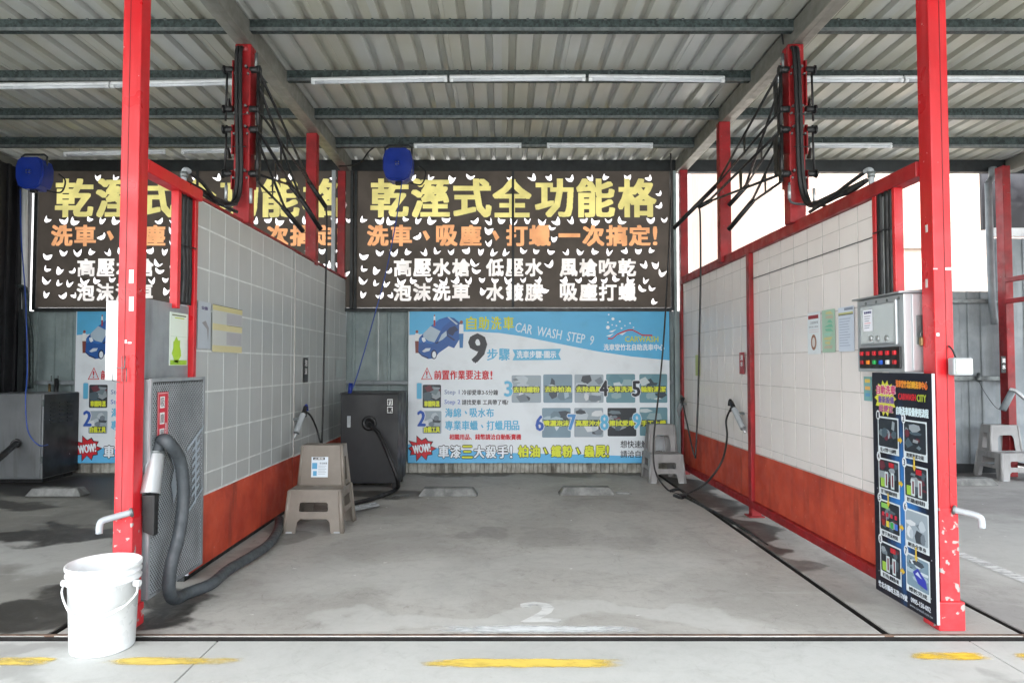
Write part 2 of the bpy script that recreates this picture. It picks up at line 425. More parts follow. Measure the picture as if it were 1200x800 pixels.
st(B().box(-9, -2.035, Y2, 7.8, ZB, 0, bev=.004), 'bay_floor', m_left)
st(B().box(-1.995, 1.706, Y2, 7.8, ZB, 0, bev=.004), 'bay_floor', m_mid)
st(B().box(1.744, 2.322, Y2, 7.8, ZB, .0, bev=.004), 'bay_floor', m_strip)
st(B().box(2.36, 9, Y2, 7.8, ZB, 0, bev=.004), 'bay_floor', m_right)
M['drain'] = surf('drain_slot_shade', (24, 22, 20), (14, 13, 12), 6, .8)  # near-black linings put the shade inside the slots into their colour
st(B().box(-9, 9, Y1-.01, Y2-.001, ZB-.001, ZB+.012).box(-9, 9, Y2-.009, Y2-.0005, ZB+.013, -.006), 'drain_shade_lining', M['drain'])
for x0, x1 in ((-2.0345, -2.029), (1.738, 1.7435), (2.354, 2.3595)): st(B().box(x0, x1, Y2+.012, 7.8, ZB+.013, -.006), 'drain_shade_lining', M['drain'])
for x in (-2.015, 1.725, 2.341): st(B().box(x-.03, x+.03, Y2+.012, 7.8, ZB-.001, ZB+.011), 'drain_shade_lining', M['drain'])
M['rust'] = surf('rusty_edge', (104, 84, 70), (70, 56, 48), 14, .8)
st(B().box(-9, 9, Y2+.001, Y2+.013, -.01, .0022), 'drain_edge', M['rust'])
# painted marks on the ground
def mark(name, px0, py0, px1, py1, c, wear, label):
    a = G(px0, (py0+py1)/2); b = G(px1, (py0+py1)/2); y0 = G(px0, py1).y; y1 = G(px0, py0).y
    m = paint('paint_'+name, c, a.x, b.x, y0, y1, wear)
    o = B(); o.box(a.x, b.x, y0, y1, .0035, .004)
    return o.put(name, m, None, kind='structure')
mark('yellow_line', -30, 769, 74, 782, (218, 194, 98), .5, '')
mark('yellow_line', 100, 769, 300, 781, (218, 194, 98), .5, '')
mark('yellow_line', 482, 771, 748, 784, (224, 198, 92), .62, '')
mark('yellow_line', 1052, 763, 1172, 776, (226, 192, 60), .45, '')
mark('yellow_line', 1180, 764, 1260, 776, (226, 192, 60), .5, '')
mark('white_line', 480, 732, 780, 743, (214, 219, 220), .5, '')
mark('white_line', 718, 576, 742, 580, (205, 208, 206), .6, '')
mark('white_line', 452, 579, 486, 583, (175, 180, 178), .3, '')
ob = B(); a = G(1122, 648); b_ = G(1260, 704)
d = (b_-a).normalized(); n_ = Vector((-d.y, d.x, 0))*.045
f = ob.bm.faces.new([ob.bm.verts.new(p+Vector((0, 0, .004))) for p in (a-n_, b_-n_, b_+n_, a+n_)])
ob.put('white_line', paint('paint_white_diagonal', (214, 216, 216), a.x-.3, b_.x+.3, b_.y-1, a.y+1, .45), None, kind='structure')
# the worn number 2
fl = Flat((G(613, 729).x, G(613, 729).y, .004), (1, 0, 0), (0, 1, 0), (0, 0, 1), 1, None)
b = B(); y_hi = G(613, 706).y-G(613, 729).y
fl.text(b, '2', 0, -y_hi, G(655, 729).x-G(613, 729).x, 0, 0, None, bold=.012)
b.rect = None
fl.rect(b, .0, -y_hi*.82, .045, -y_hi*.7, .5, None)
b.mats = [paint('paint_number', (212, 214, 212), G(613, 729).x-.2, G(655, 729).x+.2, G(613, 729).y-.2, G(613, 729).y+y_hi+.2, .62)]
o = b.put('bay_number', None, None, kind='structure', fix=False)

# ================================================================== BACKGROUND BUILDINGS (over the wall)
t = thing('apartment_building', 'cream rendered building rising beyond the grey fence on the right', 'building', (11, 15, 0))
B().box(5.6, 19, 14, 24, ZB, 9).put('wall', M['building'], t)
for x, z in ((8.6, 3.9), (12.2, 3.2)):
    wv = B().box(x-.35, x+.35, 13.93, 13.998, z-.3, z+.3).put('window_ledge', M['building'], t)
b = B(); b.box(14.1, 14.9, 13.7, 13.998, 2.9, 2.98); b.put('ledge', M['building'], t)
t = thing('apartment_building', 'white rendered building behind the lifting arms, its wall bare but for a vent', 'building', (-4, 21, 0))
B().box(-22, 9, 20, 30, ZB, 10).put('wall', M['building_white'], t)
b = B(); b.box(7.35, 8.35, 19.6, 19.998, 7.1-.9, 7.1); b.put('balcony_box', M['fence'], t)
b = B(); b.box(7.7, 8.1, 19.75, 19.998, 3.6, 4.5); b.put('vent', M['fence'], t)

# ================================================================== ROOF
roof = thing('canopy_roof', 'corrugated metal canopy roof on steel purlins over the wash bays', 'roof', (0, 5, 3.4))
PITCH_R, ZP, ZR = .175, 3.542, 3.578
RY0, RY1 = -.9, 7.95  # unseen front edge carried past the camera to dim the apron
sheet0 = None
def roof_sheet(x0):
    b = B(); prof = [(0, ZP)]
    for k in range(5):
        c0 = k*PITCH_R
        prof += [(c0+.048, ZP), (c0+.060, ZR), (c0+.100, ZR), (c0+.112, ZP)]
        if k == 2: prof += [(c0+.138, ZP), (c0+.141, ZP+.004), (c0+.144, ZP)]
    prof.append((5*PITCH_R+.004, ZP+.0015))
    lo = [[b.bm.verts.new((x0+x, y, z)) for x, z in prof] for y in (RY0, RY1)]
    hi = [[b.bm.verts.new((x0+x, y, z+.006)) for x, z in prof] for y in (RY0, RY1)]
    for i in range(len(prof)-1):
        b.bm.faces.new((lo[0][i], lo[0][i+1], lo[1][i+1], lo[1][i])); b.bm.faces.new((hi[0][i], hi[1][i], hi[1][i+1], hi[0][i+1]))
        b.bm.faces.new((lo[0][i], hi[0][i], hi[0][i+1], lo[0][i+1])); b.bm.faces.new((lo[1][i], lo[1][i+1], hi[1][i+1], hi[1][i]))
    return b.put('roof_sheet', M['roof'], roof)
rs = roof_sheet(-8.75)
for k in range(1, 20):
    c = rs.copy(); C.objects.link(c); c.parent = roof; c.location.x = k*PITCH_R*5
PUR = [(-.85, 3.46), (-.15, 3.46), (.55, 3.46), (1.35, 3.46), (2.15, 3.46), (2.95, 3.46), (3.75, 3.46), (4.54, 3.46), (5.34, 3.455), (6.14, 3.45), (6.93, 3.44)]
def purlin(y, z, x0, x1):
    b = B()
    b.box(x0, x1, y, y+.004, z, ZP-.004)              # web
    b.box(x0, x1, y+.004, y+.05, z, z+.004)           # bottom flange
    b.box(x0, x1, y+.004, y+.05, ZP-.008, ZP-.004)    # top flange
    b.box(x0, x1, y+.046, y+.05, z+.004, z+.02)
    b.put('purlin', M['galv_dark'], roof)
    b = B(); b.box(x0, x1, y-.004, y-.001, z-.002, z+.022); b.put('purlin_lip', M['galv'], roof)
for y, z in PUR: purlin(y, z, -8.7, 8.7)
b = B(); b.box(-8.7, 8.7, 7.7, 7.78, 3.40, ZP-.004); b.put('eaves_beam', M['blackframe'], roof)
for x in (-5.55, -1.76, 2.03, 5.78):
    b = B(); b.box(x-.055, x+.055, RY0+.1, 7.69, 3.385, ZP-.01, bev=.006)
    b.box(x-.012, x+.012, RY0+.1, 7.69, 3.3835, 3.3845)
    b.put('rafter', M['rafter'], roof)
# clips and screws along the purlins
b = B()
for y, z in PUR[2:]:
    x = -6.3
    while x < 6.5:
        b.box(x-.008, x+.008, y-.012, y-.002, ZP-.014, ZP-.002); x += PITCH_R
b.put('roof_screw', M['galv'], roof, kind='stuff')

# unlit tubes
def tube_light(px0, px1, py0, py1, Y, label, wire=False):
    a = W(px0, py0, Y); c = W(px1, py1, Y)
    t = thing('fluorescent_light', label, 'tube light', ((a+c)/2), 'unlit tube lights under the roof')
    d = (c-a).normalized()
    up = Vector((0, 0, .024))
    b = B(); b.tube([a+up, c+up], .017, 4); b.put('batten', M['white_metal'], t)
    b = B(); b.tube([a+d*.03, c-d*.03], .0135, 8); b.put('tube', M['tube_white'], t)
    for e, s in ((a, 1), (c, -1)):
        b = B(); b.tube([e, e+d*.028*s], .016, 8); b.put('end_cap', M['white_metal'], t)
    for q in (.15, .85):
        p = a.lerp(c, q)+up
        b = B(); b.tube([p, p+Vector((0, .01, .055))], .003, 5); b.put('hanger', M['galv'], t)
L1 = 5.29
tube_light(365, 524, 97, 94, L1, 'white tube light in the nearer row, just right of the left roof beam')
tube_light(527, 686, 94, 93, L1, 'white tube light in the middle of the nearer row over the bay')
tube_light(690, 849, 93, 95, L1, 'white tube light in the nearer row, just left of the right roof beam')
tube_light(905, 1058, 95, 94.5, L1, 'white tube light in the nearer row right of the right lifting mast')
tube_light(1060, 1240, 94.5, 94.5, L1, 'white tube light in the nearer row behind the right front post')
tube_light(-30, 128, 103.5, 101.5, L1, 'white tube light at the far left end of the nearer row')
tube_light(130, 275, 101.5, 98, L1, 'white tube light in the nearer row between left post and left mast')
L2 = 6.88
tube_light(485, 611, 172.5, 172, L2, 'white tube light in the farther row beside the blue hose reel')
tube_light(641, 765, 172, 172, L2, 'white tube light in the farther row, right half of the bay')
tube_light(75, 194, 182, 179, L2, 'sagging white tube light over the left bay, beside the left reel')
tube_light(213, 330, 179, 177, L2, 'white tube light in the farther row behind the left mast')
tube_light(950, 1045, 172, 172, L2, 'white tube light in the farther row right of the right mast')

# ================================================================== BACK WALL
def corr(b, x0, x1, z0, z1, y, pitch=.2, rib=.035, depth=.018):
    pts = [(x0, y)]; x = x0
    while x+pitch <= x1+.001:
        pts += [(x+pitch*.5, y), (x+pitch*.5+rib*.25, y-depth), (x+pitch*.5+rib, y-depth), (x+pitch*.5+rib*1.25, y)]; x += pitch
    pts.append((x1, y))
    for dy, rev in ((0, 0), (.006, 1)):
        lo = [b.bm.verts.new((p, q+dy, z0)) for p, q in pts]; hi = [b.bm.verts.new((p, q+dy, z1)) for p, q in pts]
        for i in range(len(pts)-1):
            if pts[i+1][0]-pts[i][0] > 1e-5: b.bm.faces.new((lo[i], lo[i+1], hi[i+1], hi[i]))
    return b
tw = thing('corrugated_wall', 'grey green corrugated sheet wall along the back of the left and middle bays', 'wall', (-1.7, 7.74, 0))
x = -5.4
while x < 2.0:
    x1 = min(x+.8, 2.048); corr(B(), x, x1-.002, 0.0, 1.815, 7.74).put('wall_sheet', M['wall'], tw, kind=None); x += .8
B().box(-5.4, 1.96, 7.655, 7.70, .985, 1.03, bev=.004).put('rail', M['fence'], tw)
b = B(); corr(b, -5.3, 1.95, .0, .125, 7.70, .1, .05, .02); b.put('skirting', M['skirt'], tw)
tf = thing('sheet_fence', 'grey metal sheet fence closing the back of the right bay', 'fence', (4, 7.74, 0))
x = 2.05
while x < 5.7:
    x1 = min(x+.45, 5.75); corr(B(), x, x1-.004, 0.0, 2.04, 7.74, .15, .03, .015).put('fence_sheet', M['fence'], tf); x += .45
B().box(2.05, 5.7, 7.66, 7.715, 1.90, 1.945, bev=.004).put('rail', M['galv'], tf)
B().box(2.05, 5.7, 7.66, 7.715, 1.03, 1.08, bev=.004).put('rail', M['galv'], tf)
B().box(2.05, 5.7, 7.68, 7.72, .0, .1, bev=.004).put('plinth', M['blackframe'], tf)
# vertical seams between the sheets seen against the fence's top edge
t = thing('corrugated_wall', 'black corrugated side wall at the left edge above the steel cabinet', 'wall', (-5.4, 6, 0))
b = B()
y = 3.3
while y < 7.7:
    for dy, dx in ((0, 0),):
        b.box(-5.42, -5.40, y, y+.12, 0, 3.4); b.box(-5.42, -5.375, y+.12, y+.165, 0, 3.4)
    y += .165
b.put('wall_sheet', M['wall_dark'], t)
b = B(); b.box(-5.36, -5.3, 7.56, 7.62, 0, 3.4); b.put('corner_post', M['blackframe'], t)
B().tube([W(29, 214, 7.5), W(28.5, 362, 7.5)], .028, 10).put('white_pipe', M['white_metal'], None, 'white vertical pipe between the black side wall and the left banner', 'pipe')

# ================================================================== BANNERS
ban_mats = None
def flap_hole(cx, cy, w_, h_, rot):
    pts = []
    for k in range(9):
        a = math.pi*k/8; pts.append((w_*math.cos(a), -h_*math.sin(a)))       # lower bow
    dp = .22+.34*random.random(); q0 = random.uniform(-.45, .45)
    pts += [(w_*(q0-.08), -h_*dp*.96), (w_*q0, -h_*dp), (w_*(q0+.08), -h_*dp*.96)]
    cr, sr = math.cos(rot), math.sin(rot)
    return [(cx+x*cr-y*sr, cy+x*sr+y*cr) for x, y in pts]
def banner():
    X0, X1, Z0, Z1, Y = -1.665, 1.893, 1.845, 3.385, 7.62
    t = thing('banner', 'brown banner with yellow, orange and white lettering over the middle bay, cut with wind slits', 'banner', ((X0+X1)/2, Y, Z0), 'wind slit banners on the back wall')
    U = .0095                                   # one unit = one photo pixel at the back wall
    fl = Flat((X0, Y-.004, Z1), (1, 0, 0), (0, 0, 1), (0, -1, 0), U, t, .002)
    ox, oy = 413.5, 200
    wd, hd = (X1-X0)/U, (Z1-Z0)/U
    holes = []; used = []
    def hole(px, py, sw=4.6, sh=7.6):
        px += random.uniform(-1.5, 1.5); py += random.uniform(-1.2, 1.2)
        if not (7 < px-ox < wd-6 and 3 < py-oy < hd-9): return
        for a, c in used:
            if abs(a-px) < 10.5 and abs(c-py) < 8.5: return
        if random.random() < .06: return
        used.append((px, py))
        q = flap_hole(px-ox, py-oy, sw*random.uniform(.72, 1.2), sh*random.uniform(.7, 1.25), 0)
        rr = random.uniform(-.7, .7); cx, cy = px-ox, py-oy
        q = [(cx+(a-cx)*math.cos(rr)-(c-cy)*math.sin(rr), cy-(a-cx)*math.sin(rr)-(c-cy)*math.cos(rr)) for a, c in q]
        holes.append([(a/wd, 1-c/hd) for a, c in q])
    for x in range(484, 780, 23): hole(x, 205)
    for x in range(428, 785, 16): hole(x, 256)
    for x in range(444, 785, 17): hole(x, 293)
    for x in range(440, 785, 15): hole(x, 356-3)
    for x in list(range(470, 760, 16)): hole(x, 326.5)
    for y in (267, 281, 298, 313, 327, 342): hole(427, y)
    for y in (316, 331, 345): hole(443, y); hole(455, y)
    for px, py in ((483, 226), (483, 240), (531, 228), (531, 241), (577, 235), (580, 212), (622, 213), (627, 228), (626, 240), (671, 212), (675, 230), (674, 242), (648, 229), (722, 218), (722, 232), (722, 245),
                   (774, 224), (775, 239), (489, 276), (506, 274), (573, 268), (573, 282), (590, 266), (591, 281), (649, 265), (650, 277), (663, 268), (671, 280), (557, 306), (568, 305), (558, 317), (645, 308), (756, 308), (771, 307),
                   (568, 339), (640, 338), (755, 338), (768, 337), (757, 321), (768, 318), (780, 318), (424, 255)): hole(px, py)
    cells = []
    def row(txt, xs, y0, y1, wch, m, bold):
        for ch, x in zip(txt, xs): cells.append((ch, x, y0, x+wch, y1, bold, m, 'character'))
    row('乾溼式全功能格', [435, 483.5, 533, 580, 630, 679, 728], 210, 254, 42, M['ban_yellow'], 1.9)
    row('洗車吸塵打蠟一次搞定', [430.5, 458, 512, 540, 595, 622, 657, 685.5, 713, 740], 265, 288.5, 23.5, M['ban_orange'], 1.1)
    row('高壓水槍', [462, 485, 508, 531], 305, 324.5, 19.5, M['ban_white'], .9)
    row('低壓水', [571, 594, 617], 305, 324.5, 19.5, M['ban_white'], .9)
    row('風槍吹乾', [658, 681, 704, 727], 305, 324.5, 19.5, M['ban_white'], .9)
    row('泡沫洗車', [462, 485, 508, 531], 334, 353.5, 19.5, M['ban_white'], .9)
    row('水鍍膜', [571, 594, 617], 334, 353.5, 19.5, M['ban_white'], .9)
    row('吸塵打蠟', [658, 681, 704, 727], 334, 353.5, 19.5, M['ban_white'], .9)
    for px in (495, 577): cells.append((None, px, 271, px+9, 283, 0, M['ban_orange'], 'comma_mark'))
    cells.append(('!', 768, 266, 772, 288, .8, M['ban_orange'], 'character'))
    # the cloth as narrow woven strips: ink strips, clear (letter) strips, and nothing where a slit is cut
    import numpy as np
    RS = .36; nx_, ny_ = int(round(wd/RS)), int(round(hd/RS)); dx_, dy_ = wd/nx_, hd/ny_
    gx, gy = np.meshgrid(ox+(np.arange(nx_)+.5)*dx_, oy+(np.arange(ny_)+.5)*dy_)
    def inside(polys):
        out = np.zeros(gx.shape, bool)
        for P_ in polys:
            P_ = np.array(P_); x0_, y0_ = P_.min(0)-1; x1_, y1_ = P_.max(0)+1
            i0, i1 = max(int((x0_-ox)/dx_), 0), min(int((x1_-ox)/dx_)+2, nx_); j0, j1 = max(int((y0_-oy)/dy_), 0), min(int((y1_-oy)/dy_)+2, ny_)
            if i1 <= i0 or j1 <= j0: continue
            sx, sy = gx[j0:j1, i0:i1], gy[j0:j1, i0:i1]; ins = np.zeros(sx.shape, bool); n_ = len(P_)
            for k in range(n_):
                (xa, ya), (xb, yb) = P_[k], P_[(k+1) % n_]
                if ya == yb: continue
                ins ^= ((sy > ya) != (sy > yb)) & (sx < (xb-xa)*(sy-ya)/(yb-ya)+xa)
            out[j0:j1, i0:i1] |= ins
        return out
    def strips(b, mask):
        for j in range(ny_):
            rw = mask[j]
            if not rw.any(): continue
            e = np.flatnonzero(np.diff(np.concatenate(([0], rw.view(np.int8), [0]))))
            za, zb = Z1-j*dy_*U, Z1-(j+1)*dy_*U
            for i0, i1 in zip(e[::2], e[1::2]):
                ua, ub = X0+i0*dx_*U, X0+i1*dx_*U
                b.bm.faces.new([b.bm.verts.new(p) for p in ((ua, Y, zb), (ub, Y, zb), (ub, Y, za), (ua, Y, za))])
    letters = np.zeros(gx.shape, bool)
    for (ch, cx0, cy0, cx1, cy1, bold, m_, nm) in cells:
        if ch:
            vs, fs = glyphs(ch); va = np.array(vs); mn = va.min(0); mx = va.max(0); sp_ = mx-mn
            if ch == '一': cy0, cy1 = 275, 278
            pu = cx0+(va[:, 0]-mn[0])/sp_[0]*(cx1-cx0); pv = cy1-(va[:, 1]-mn[1])/sp_[1]*(cy1-cy0)
            mk = inside([[(pu[k], pv[k]) for k in f] for f in fs])
        else: mk = inside([[(cx0, cy0+1), (cx0+4, cy0), (cx1, cy1-4), (cx0+5, cy1)]])
        base = mk.copy(); kx, ky = int(round(bold/RS)), int(round(bold*.6/RS))
        for d_ in range(1, kx+1): mk[:, d_:] |= base[:, :-d_]; mk[:, :-d_] |= base[:, d_:]
        b1 = mk.copy()
        for d_ in range(1, ky+1): mk[d_:] |= b1[:-d_]; mk[:-d_] |= b1[d_:]
        mk &= ~letters; letters |= mk
        b = B(); strips(b, mk); b.put(nm, m_, t, fix=False)
    cut = [h for h, (a_, c_) in zip(holes, used) if not any(x0-3 < a_ < x1+3 and y0+2 < c_+3 < y1+3 for (_, x0, y0, x1, y1, *_r) in cells)]
    slit = inside([[(ox+u*wd, oy+(1-v)*hd) for u, v in h] for h in cut])
    b = B(); strips(b, ~(letters | slit)); b.put('cloth', M['banner'], t, fix=False)
    holes = cut
    # loose slit tongues: small dark lips hanging in each slit
    b = B()
    for h in holes:
        vs = [b.bm.verts.new((X0+u*wd*U, Y+.004, Z0+v*hd*U)) for i, (u, v) in enumerate([h[8], h[9], h[10], h[11], h[0]])]
        b.bm.faces.new(vs)
    b.put('slit_tongue', M['banner'], t, kind='stuff', fix=False)
    b = B(); b.box(X0-.035, X0-.002, Y-.02, Y+.04, Z0-.03, Z1+.0); b.put('frame_bar', M['blackframe'], t)
    b = B(); b.box(X1+.002, X1+.03, Y-.02, Y+.04, Z0-.03, Z1+.0); b.put('frame_bar', M['blackframe'], t)
    b = B(); b.box(X0-.0, X1+.0, Y-.03, Y+.045, Z0-.045, Z0-.004); b.put('frame_bar', M['blackframe'], t)
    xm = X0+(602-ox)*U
    b = B(); b.box(xm-.014, xm+.014, Y-.016, Y-.008, Z0, Z1); b.put('pole_shadow', M['blackframe'], t)  # dark strip stands in for the shadow of a pole behind the cloth
    return t
ban = banner()
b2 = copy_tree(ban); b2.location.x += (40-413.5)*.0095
b2['label'] = 'brown slit banner over the left bay, half hidden behind the red post and mast'

# ================================================================== SIGNBOARD
rnd = random.Random(3)
def picture(fl, u0, v0, u1, v1, lay, kind, name='picture', r=1.5):
    b = B(); pal = {'car': [(120, 146, 162), (160, 182, 194), (60, 72, 84), (196, 208, 214), (104, 128, 142)],
                    'wash': [(100, 142, 154), (140, 168, 176), (50, 66, 76), (190, 204, 208), (90, 134, 148)],
                    'dark': [(34, 42, 50), (70, 88, 98), (104, 120, 128), (96, 40, 52), (140, 150, 156)],
                    'grey': [(150, 164, 174), (180, 192, 200), (60, 68, 76), (206, 212, 216), (112, 124, 134)]}[kind]
    fl.rrect(b, u0, v0, u1, v1, min(r, (u1-u0)/4), lay, ink(*pal[0]))
    W_, H_ = u1-u0, v1-v0
    for n in range(9):
        cu = u0+W_*rnd.uniform(.12, .88); cv = v0+H_*rnd.uniform(.12, .88); rw = W_*rnd.uniform(.08, .34); rh = H_*rnd.uniform(.05, .24); a0 = rnd.uniform(0, 3.1)
        pts = []
        kk = rnd.choice((4, 5, 6, 7))
        for j in range(kk):
            a = a0+2*math.pi*j/kk; q = rnd.uniform(.75, 1.1)
            pts.append((min(max(cu+rw*q*math.cos(a), u0+.4), u1-.4), min(max(cv+rh*q*math.sin(a), v0+.4), v1-.4)))
        fl.poly(b, pts, lay+.3+n*.08, ink(*pal[1+n % 4]))
    return b
def signboard():
    X0, Z1, Y = -1.04, 1.803, 7.60; U = .0095
    t = thing('signboard', 'blue and white car wash steps signboard on the back wall of the middle bay', 'sign', (X0+1.45, Y, .12), 'car wash steps signboards')
    ox, oy = 479, 364
    fl = Flat((X0, Y, Z1), (1, 0, 0), (0, 0, 1), (0, -1, 0), U, t, .0007)
    class F2(Flat): pass
    def pt(px, py): return (px-ox, py-oy)
    b = B(); b.box(X0, X0+306*U, Y+.001, Y+.02, Z1-177*U, Z1); b.put('board', ink(220, 228, 234), t)
    b = B(); blue = ink(84, 174, 220)
    top = [(480, 392), (505, 390), (535, 388), (560, 388), (585, 389.5), (610, 393), (640, 399), (670, 405), (700, 411), (740, 417), (785, 421.5)]
    for i in range(len(top)-1):
        fl.poly(b, [pt(top[i][0], 364), pt(top[i+1][0], 364), pt(*top[i+1]), pt(*top[i])], 1, blue)
    fl.put(b, 'blue_band'); b = B()
    bot = [(479, 519), (495, 522), (530, 525), (570, 528), (620, 530), (680, 531), (740, 533), (785, 533)]
    for i in range(len(bot)-1):
        fl.poly(b, [pt(*bot[i]), pt(*bot[i+1]), pt(bot[i+1][0], 541), pt(bot[i][0], 541)], 1, ink(92, 176, 222))
    fl.put(b, 'blue_band')
    def tx(name, body, x0, y0, x1, y1, m, **k):
        b = B(); fl.text(b, body, x0-ox, y0-oy, x1-ox, y1-oy, k.pop('lay', 3), m, **k); return fl.put(b, name)
    yl = ink(196, 204, 30); lb = ink(92, 176, 214); rd = ink(196, 24, 40); bk = ink(16, 20, 34); wh = ink(226, 234, 240); nb = ink(30, 80, 170)
    for i, ch in enumerate('自助洗車'): tx('character', ch, 547+i*14.6, 370.5, 558.5+i*14.6, 385.5, yl, bold=.5)
    tx('lettering', 'CAR  WASH  STEP  9', 604, 385, 697, 396, ink(206, 226, 236), rot=10, bold=.12)
    tx('numeral', '9', 551, 391, 569.5, 424, bk, bold=2.0)
    for i, ch in enumerate('步驟'): tx('character', ch, 571.5+i*14, 408, 583.5+i*14, 421.5, lb, bold=.5)
    b = B(); fl.poly(b, [pt(601, 409), pt(658, 408), pt(655, 414.5), pt(658, 421), pt(601, 421.5), pt(604, 415)], 2, lb); fl.put(b, 'ribbon')
    tx('lettering', '洗車步驟‧圖示', 606, 410.5, 652, 419, wh, bold=.25)
    # car drawing
    b = B(); cb = ink(24, 84, 158); cd = ink(16, 40, 84); gl = ink(170, 190, 206)
    def cp(L, lay, m): fl.poly(b, [(475+x/7.5-ox, 360+y/7.5-oy) for x, y in L], lay, m)
    cp([(100, 310), (130, 258), (160, 228), (240, 150), (300, 102), (370, 80), (430, 90), (478, 128), (505, 180), (510, 240), (470, 290), (432, 355), (385, 336), (300, 395), (262, 442), (205, 450), (150, 425), (105, 380)], 2, cb)
    cp([(160, 226), (226, 160), (312, 206), (260, 304), (205, 290), (160, 258)], 3, gl)
    cp([(226, 160), (300, 104), (372, 84), (420, 100), (330, 170), (314, 205)], 3, ink(34, 98, 176))
    cp([(372, 82), (386, 80), (466, 142), (452, 150)], 3.4, gl)
    cp([(292, 300), (322, 236), (364, 202), (368, 246), (330, 280)], 3, gl); cp([(372, 200), (392, 176), (440, 158), (470, 196), (440, 214), (420, 246), (382, 232)], 3, cd)
    cp([(366, 204), (372, 202), (380, 240), (440, 280), (432, 292), (372, 250)], 3.6, cd)
    cp([(130, 262), (160, 262), (205, 292), (262, 306), (230, 318), (160, 300), (112, 312)], 3, ink(40, 108, 186))
    cp([(150, 382), (182, 356), (226, 354), (216, 378), (168, 392)], 3.4, ink(196, 210, 222)); cp([(106, 372), (150, 414), (205, 436), (206, 450), (150, 426), (105, 384)], 3, cd)
    cp([(255+27*math.cos(a*.4), 410+42*math.sin(a*.4)) for a in range(16)], 3.8, cd); cp([(257+17*math.cos(a*.4), 412+30*math.sin(a*.4)) for a in range(16)], 4.4, wh)
    cp([(148, 262), (172, 262), (186, 290), (164, 304), (150, 286)], 4, wh); cp([(262, 312), (292, 296), (300, 300), (280, 318)], 4, cd)
    fl.put(b, 'car_drawing')
    b = B()
    for (hx, hy, s1, c1, c2) in ((489, 388, 1, (226, 230, 232), (120, 60, 50)), (541, 377, 1.2, (220, 226, 230), (40, 110, 170)), (509.5, 369, .5, (220, 226, 230), (170, 50, 50))):
        fl.poly(b, [pt(hx+1.7*s1*math.cos(a*.785), hy+1.9*s1*math.sin(a*.785)) for a in range(8)], 4, ink(150, 84, 70))
        fl.poly(b, [pt(hx-2*s1, hy+2*s1), pt(hx+2*s1, hy+2*s1), pt(hx+2.2*s1, hy+11*s1), pt(hx-2.2*s1, hy+11*s1)], 4, ink(*c1))
        fl.poly(b, [pt(hx-2.2*s1, hy+11*s1), pt(hx+2.2*s1, hy+11*s1), pt(hx+1.6*s1, hy+25*s1), pt(hx-1.6*s1, hy+25*s1)], 4.3, ink(*c2))
    fl.put(b, 'figure_drawing')
    # splash logo
    b = B(); red = ink(186, 28, 44); crv = [(713, 396), (718, 396), (724, 391), (731, 388), (737, 386), (742, 386), (748, 389), (753, 392), (765, 392.4)]
    for i in range(len(crv)-1):
        (a, c), (e, g) = crv[i], crv[i+1]; fl.poly(b, [pt(a, c-.8), pt(e, g-.8), pt(e, g+.9), pt(a, c+.9)], 3, red)
    for a, c in ((726, 391), (711, 393), (714, 388)):
        fl.poly(b, [pt(a, c), pt(a+9, c-3), pt(a+4, c+1)], 3.4, wh)
    for (dx, dy, r_) in ((714, 368, 1), (719, 373, 1.8), (727, 376, 1.2), (713, 377, 1), (713, 383, 2.2), (723, 381, 1), (718, 380, .8), (739, 378, 1), (733, 381, .8), (743, 383, .9), (729, 384, 1.1)):
        fl.poly(b, [pt(dx+r_*math.cos(a*.785), dy+r_*math.sin(a*.785)) for a in range(8)], 3, wh)
    fl.put(b, 'splash_logo')
    tx('lettering', 'CARWASH', 733, 393.5, 772, 400, yl, bold=.2)
    tx('lettering', '洗車堂竹北自助洗車中心', 708, 402.5, 779, 410, wh, bold=.25)
    b = B(); fl.poly(b, [pt(501, 429.5), pt(507.5, 444), pt(494, 444)], 2, rd); fl.poly(b, [pt(501, 431.3), pt(506.2, 443.2), pt(495.4, 443.2)], 2.4, ink(206, 214, 222)); fl.text(b, '!', 500-ox, 434-oy, 501.6-ox, 442-oy, 3, rd, bold=.2); fl.put(b, 'warning_triangle')
    for i, ch in enumerate('前置作業要注意'): tx('character', ch, 509.5+i*9.3, 433.5, 517.6+i*9.3, 443.8, rd, bold=.4)
    tx('character', '!', 575.5, 434, 577.2, 443.5, rd, bold=.4)
    def pic(x0, y0, x1, y1, kind, cap, cy, num=None, nx=0, ny=0, nm=None):
        b = picture(fl, x0-ox, y0-oy, x1-ox, y1-oy, 2, kind)
        n_ = len(cap); cw = (x1-x0-4)/n_
        fl.rect(b, x0+1.5-ox, cy-.6-oy, x1-1.5-ox, cy+7-oy, 3.4, ink(60, 70, 60))
        fl.text(b, cap, x0+2-ox, cy-oy, x1-2-ox, cy+6.5-oy, 4.2, ink(214, 222, 50), bold=.35)
        fl.put(b, 'picture')
        if num: tx('numeral', num, nx, ny, nx+(4 if num == '1' else 8.5), ny+17.5, nm, bold=.8, lay=6, outline=ink(206, 214, 222), ow=1.6)
    pic(496, 450, 517.5, 477, 'dark', '車體降溫', 469, '1', 490, 448.5, lb)
    pic(496, 480.5, 518, 507, 'grey', '自備工具', 499, '2', 490.5, 480.5, nb)
    tx('lettering', 'Step 1', 521.5, 456, 539, 462.5, ink(110, 130, 170), bold=.12); tx('lettering', '冷卻愛車3-5分鐘', 542, 456, 584, 462, bk, bold=.15)
    tx('lettering', 'Step 2', 521.5, 467.5, 540, 474, ink(96, 120, 190), bold=.12); tx('lettering', '請找愛車 工具帶了嗎?', 542, 467.5, 596, 473.5, bk, bold=.15)
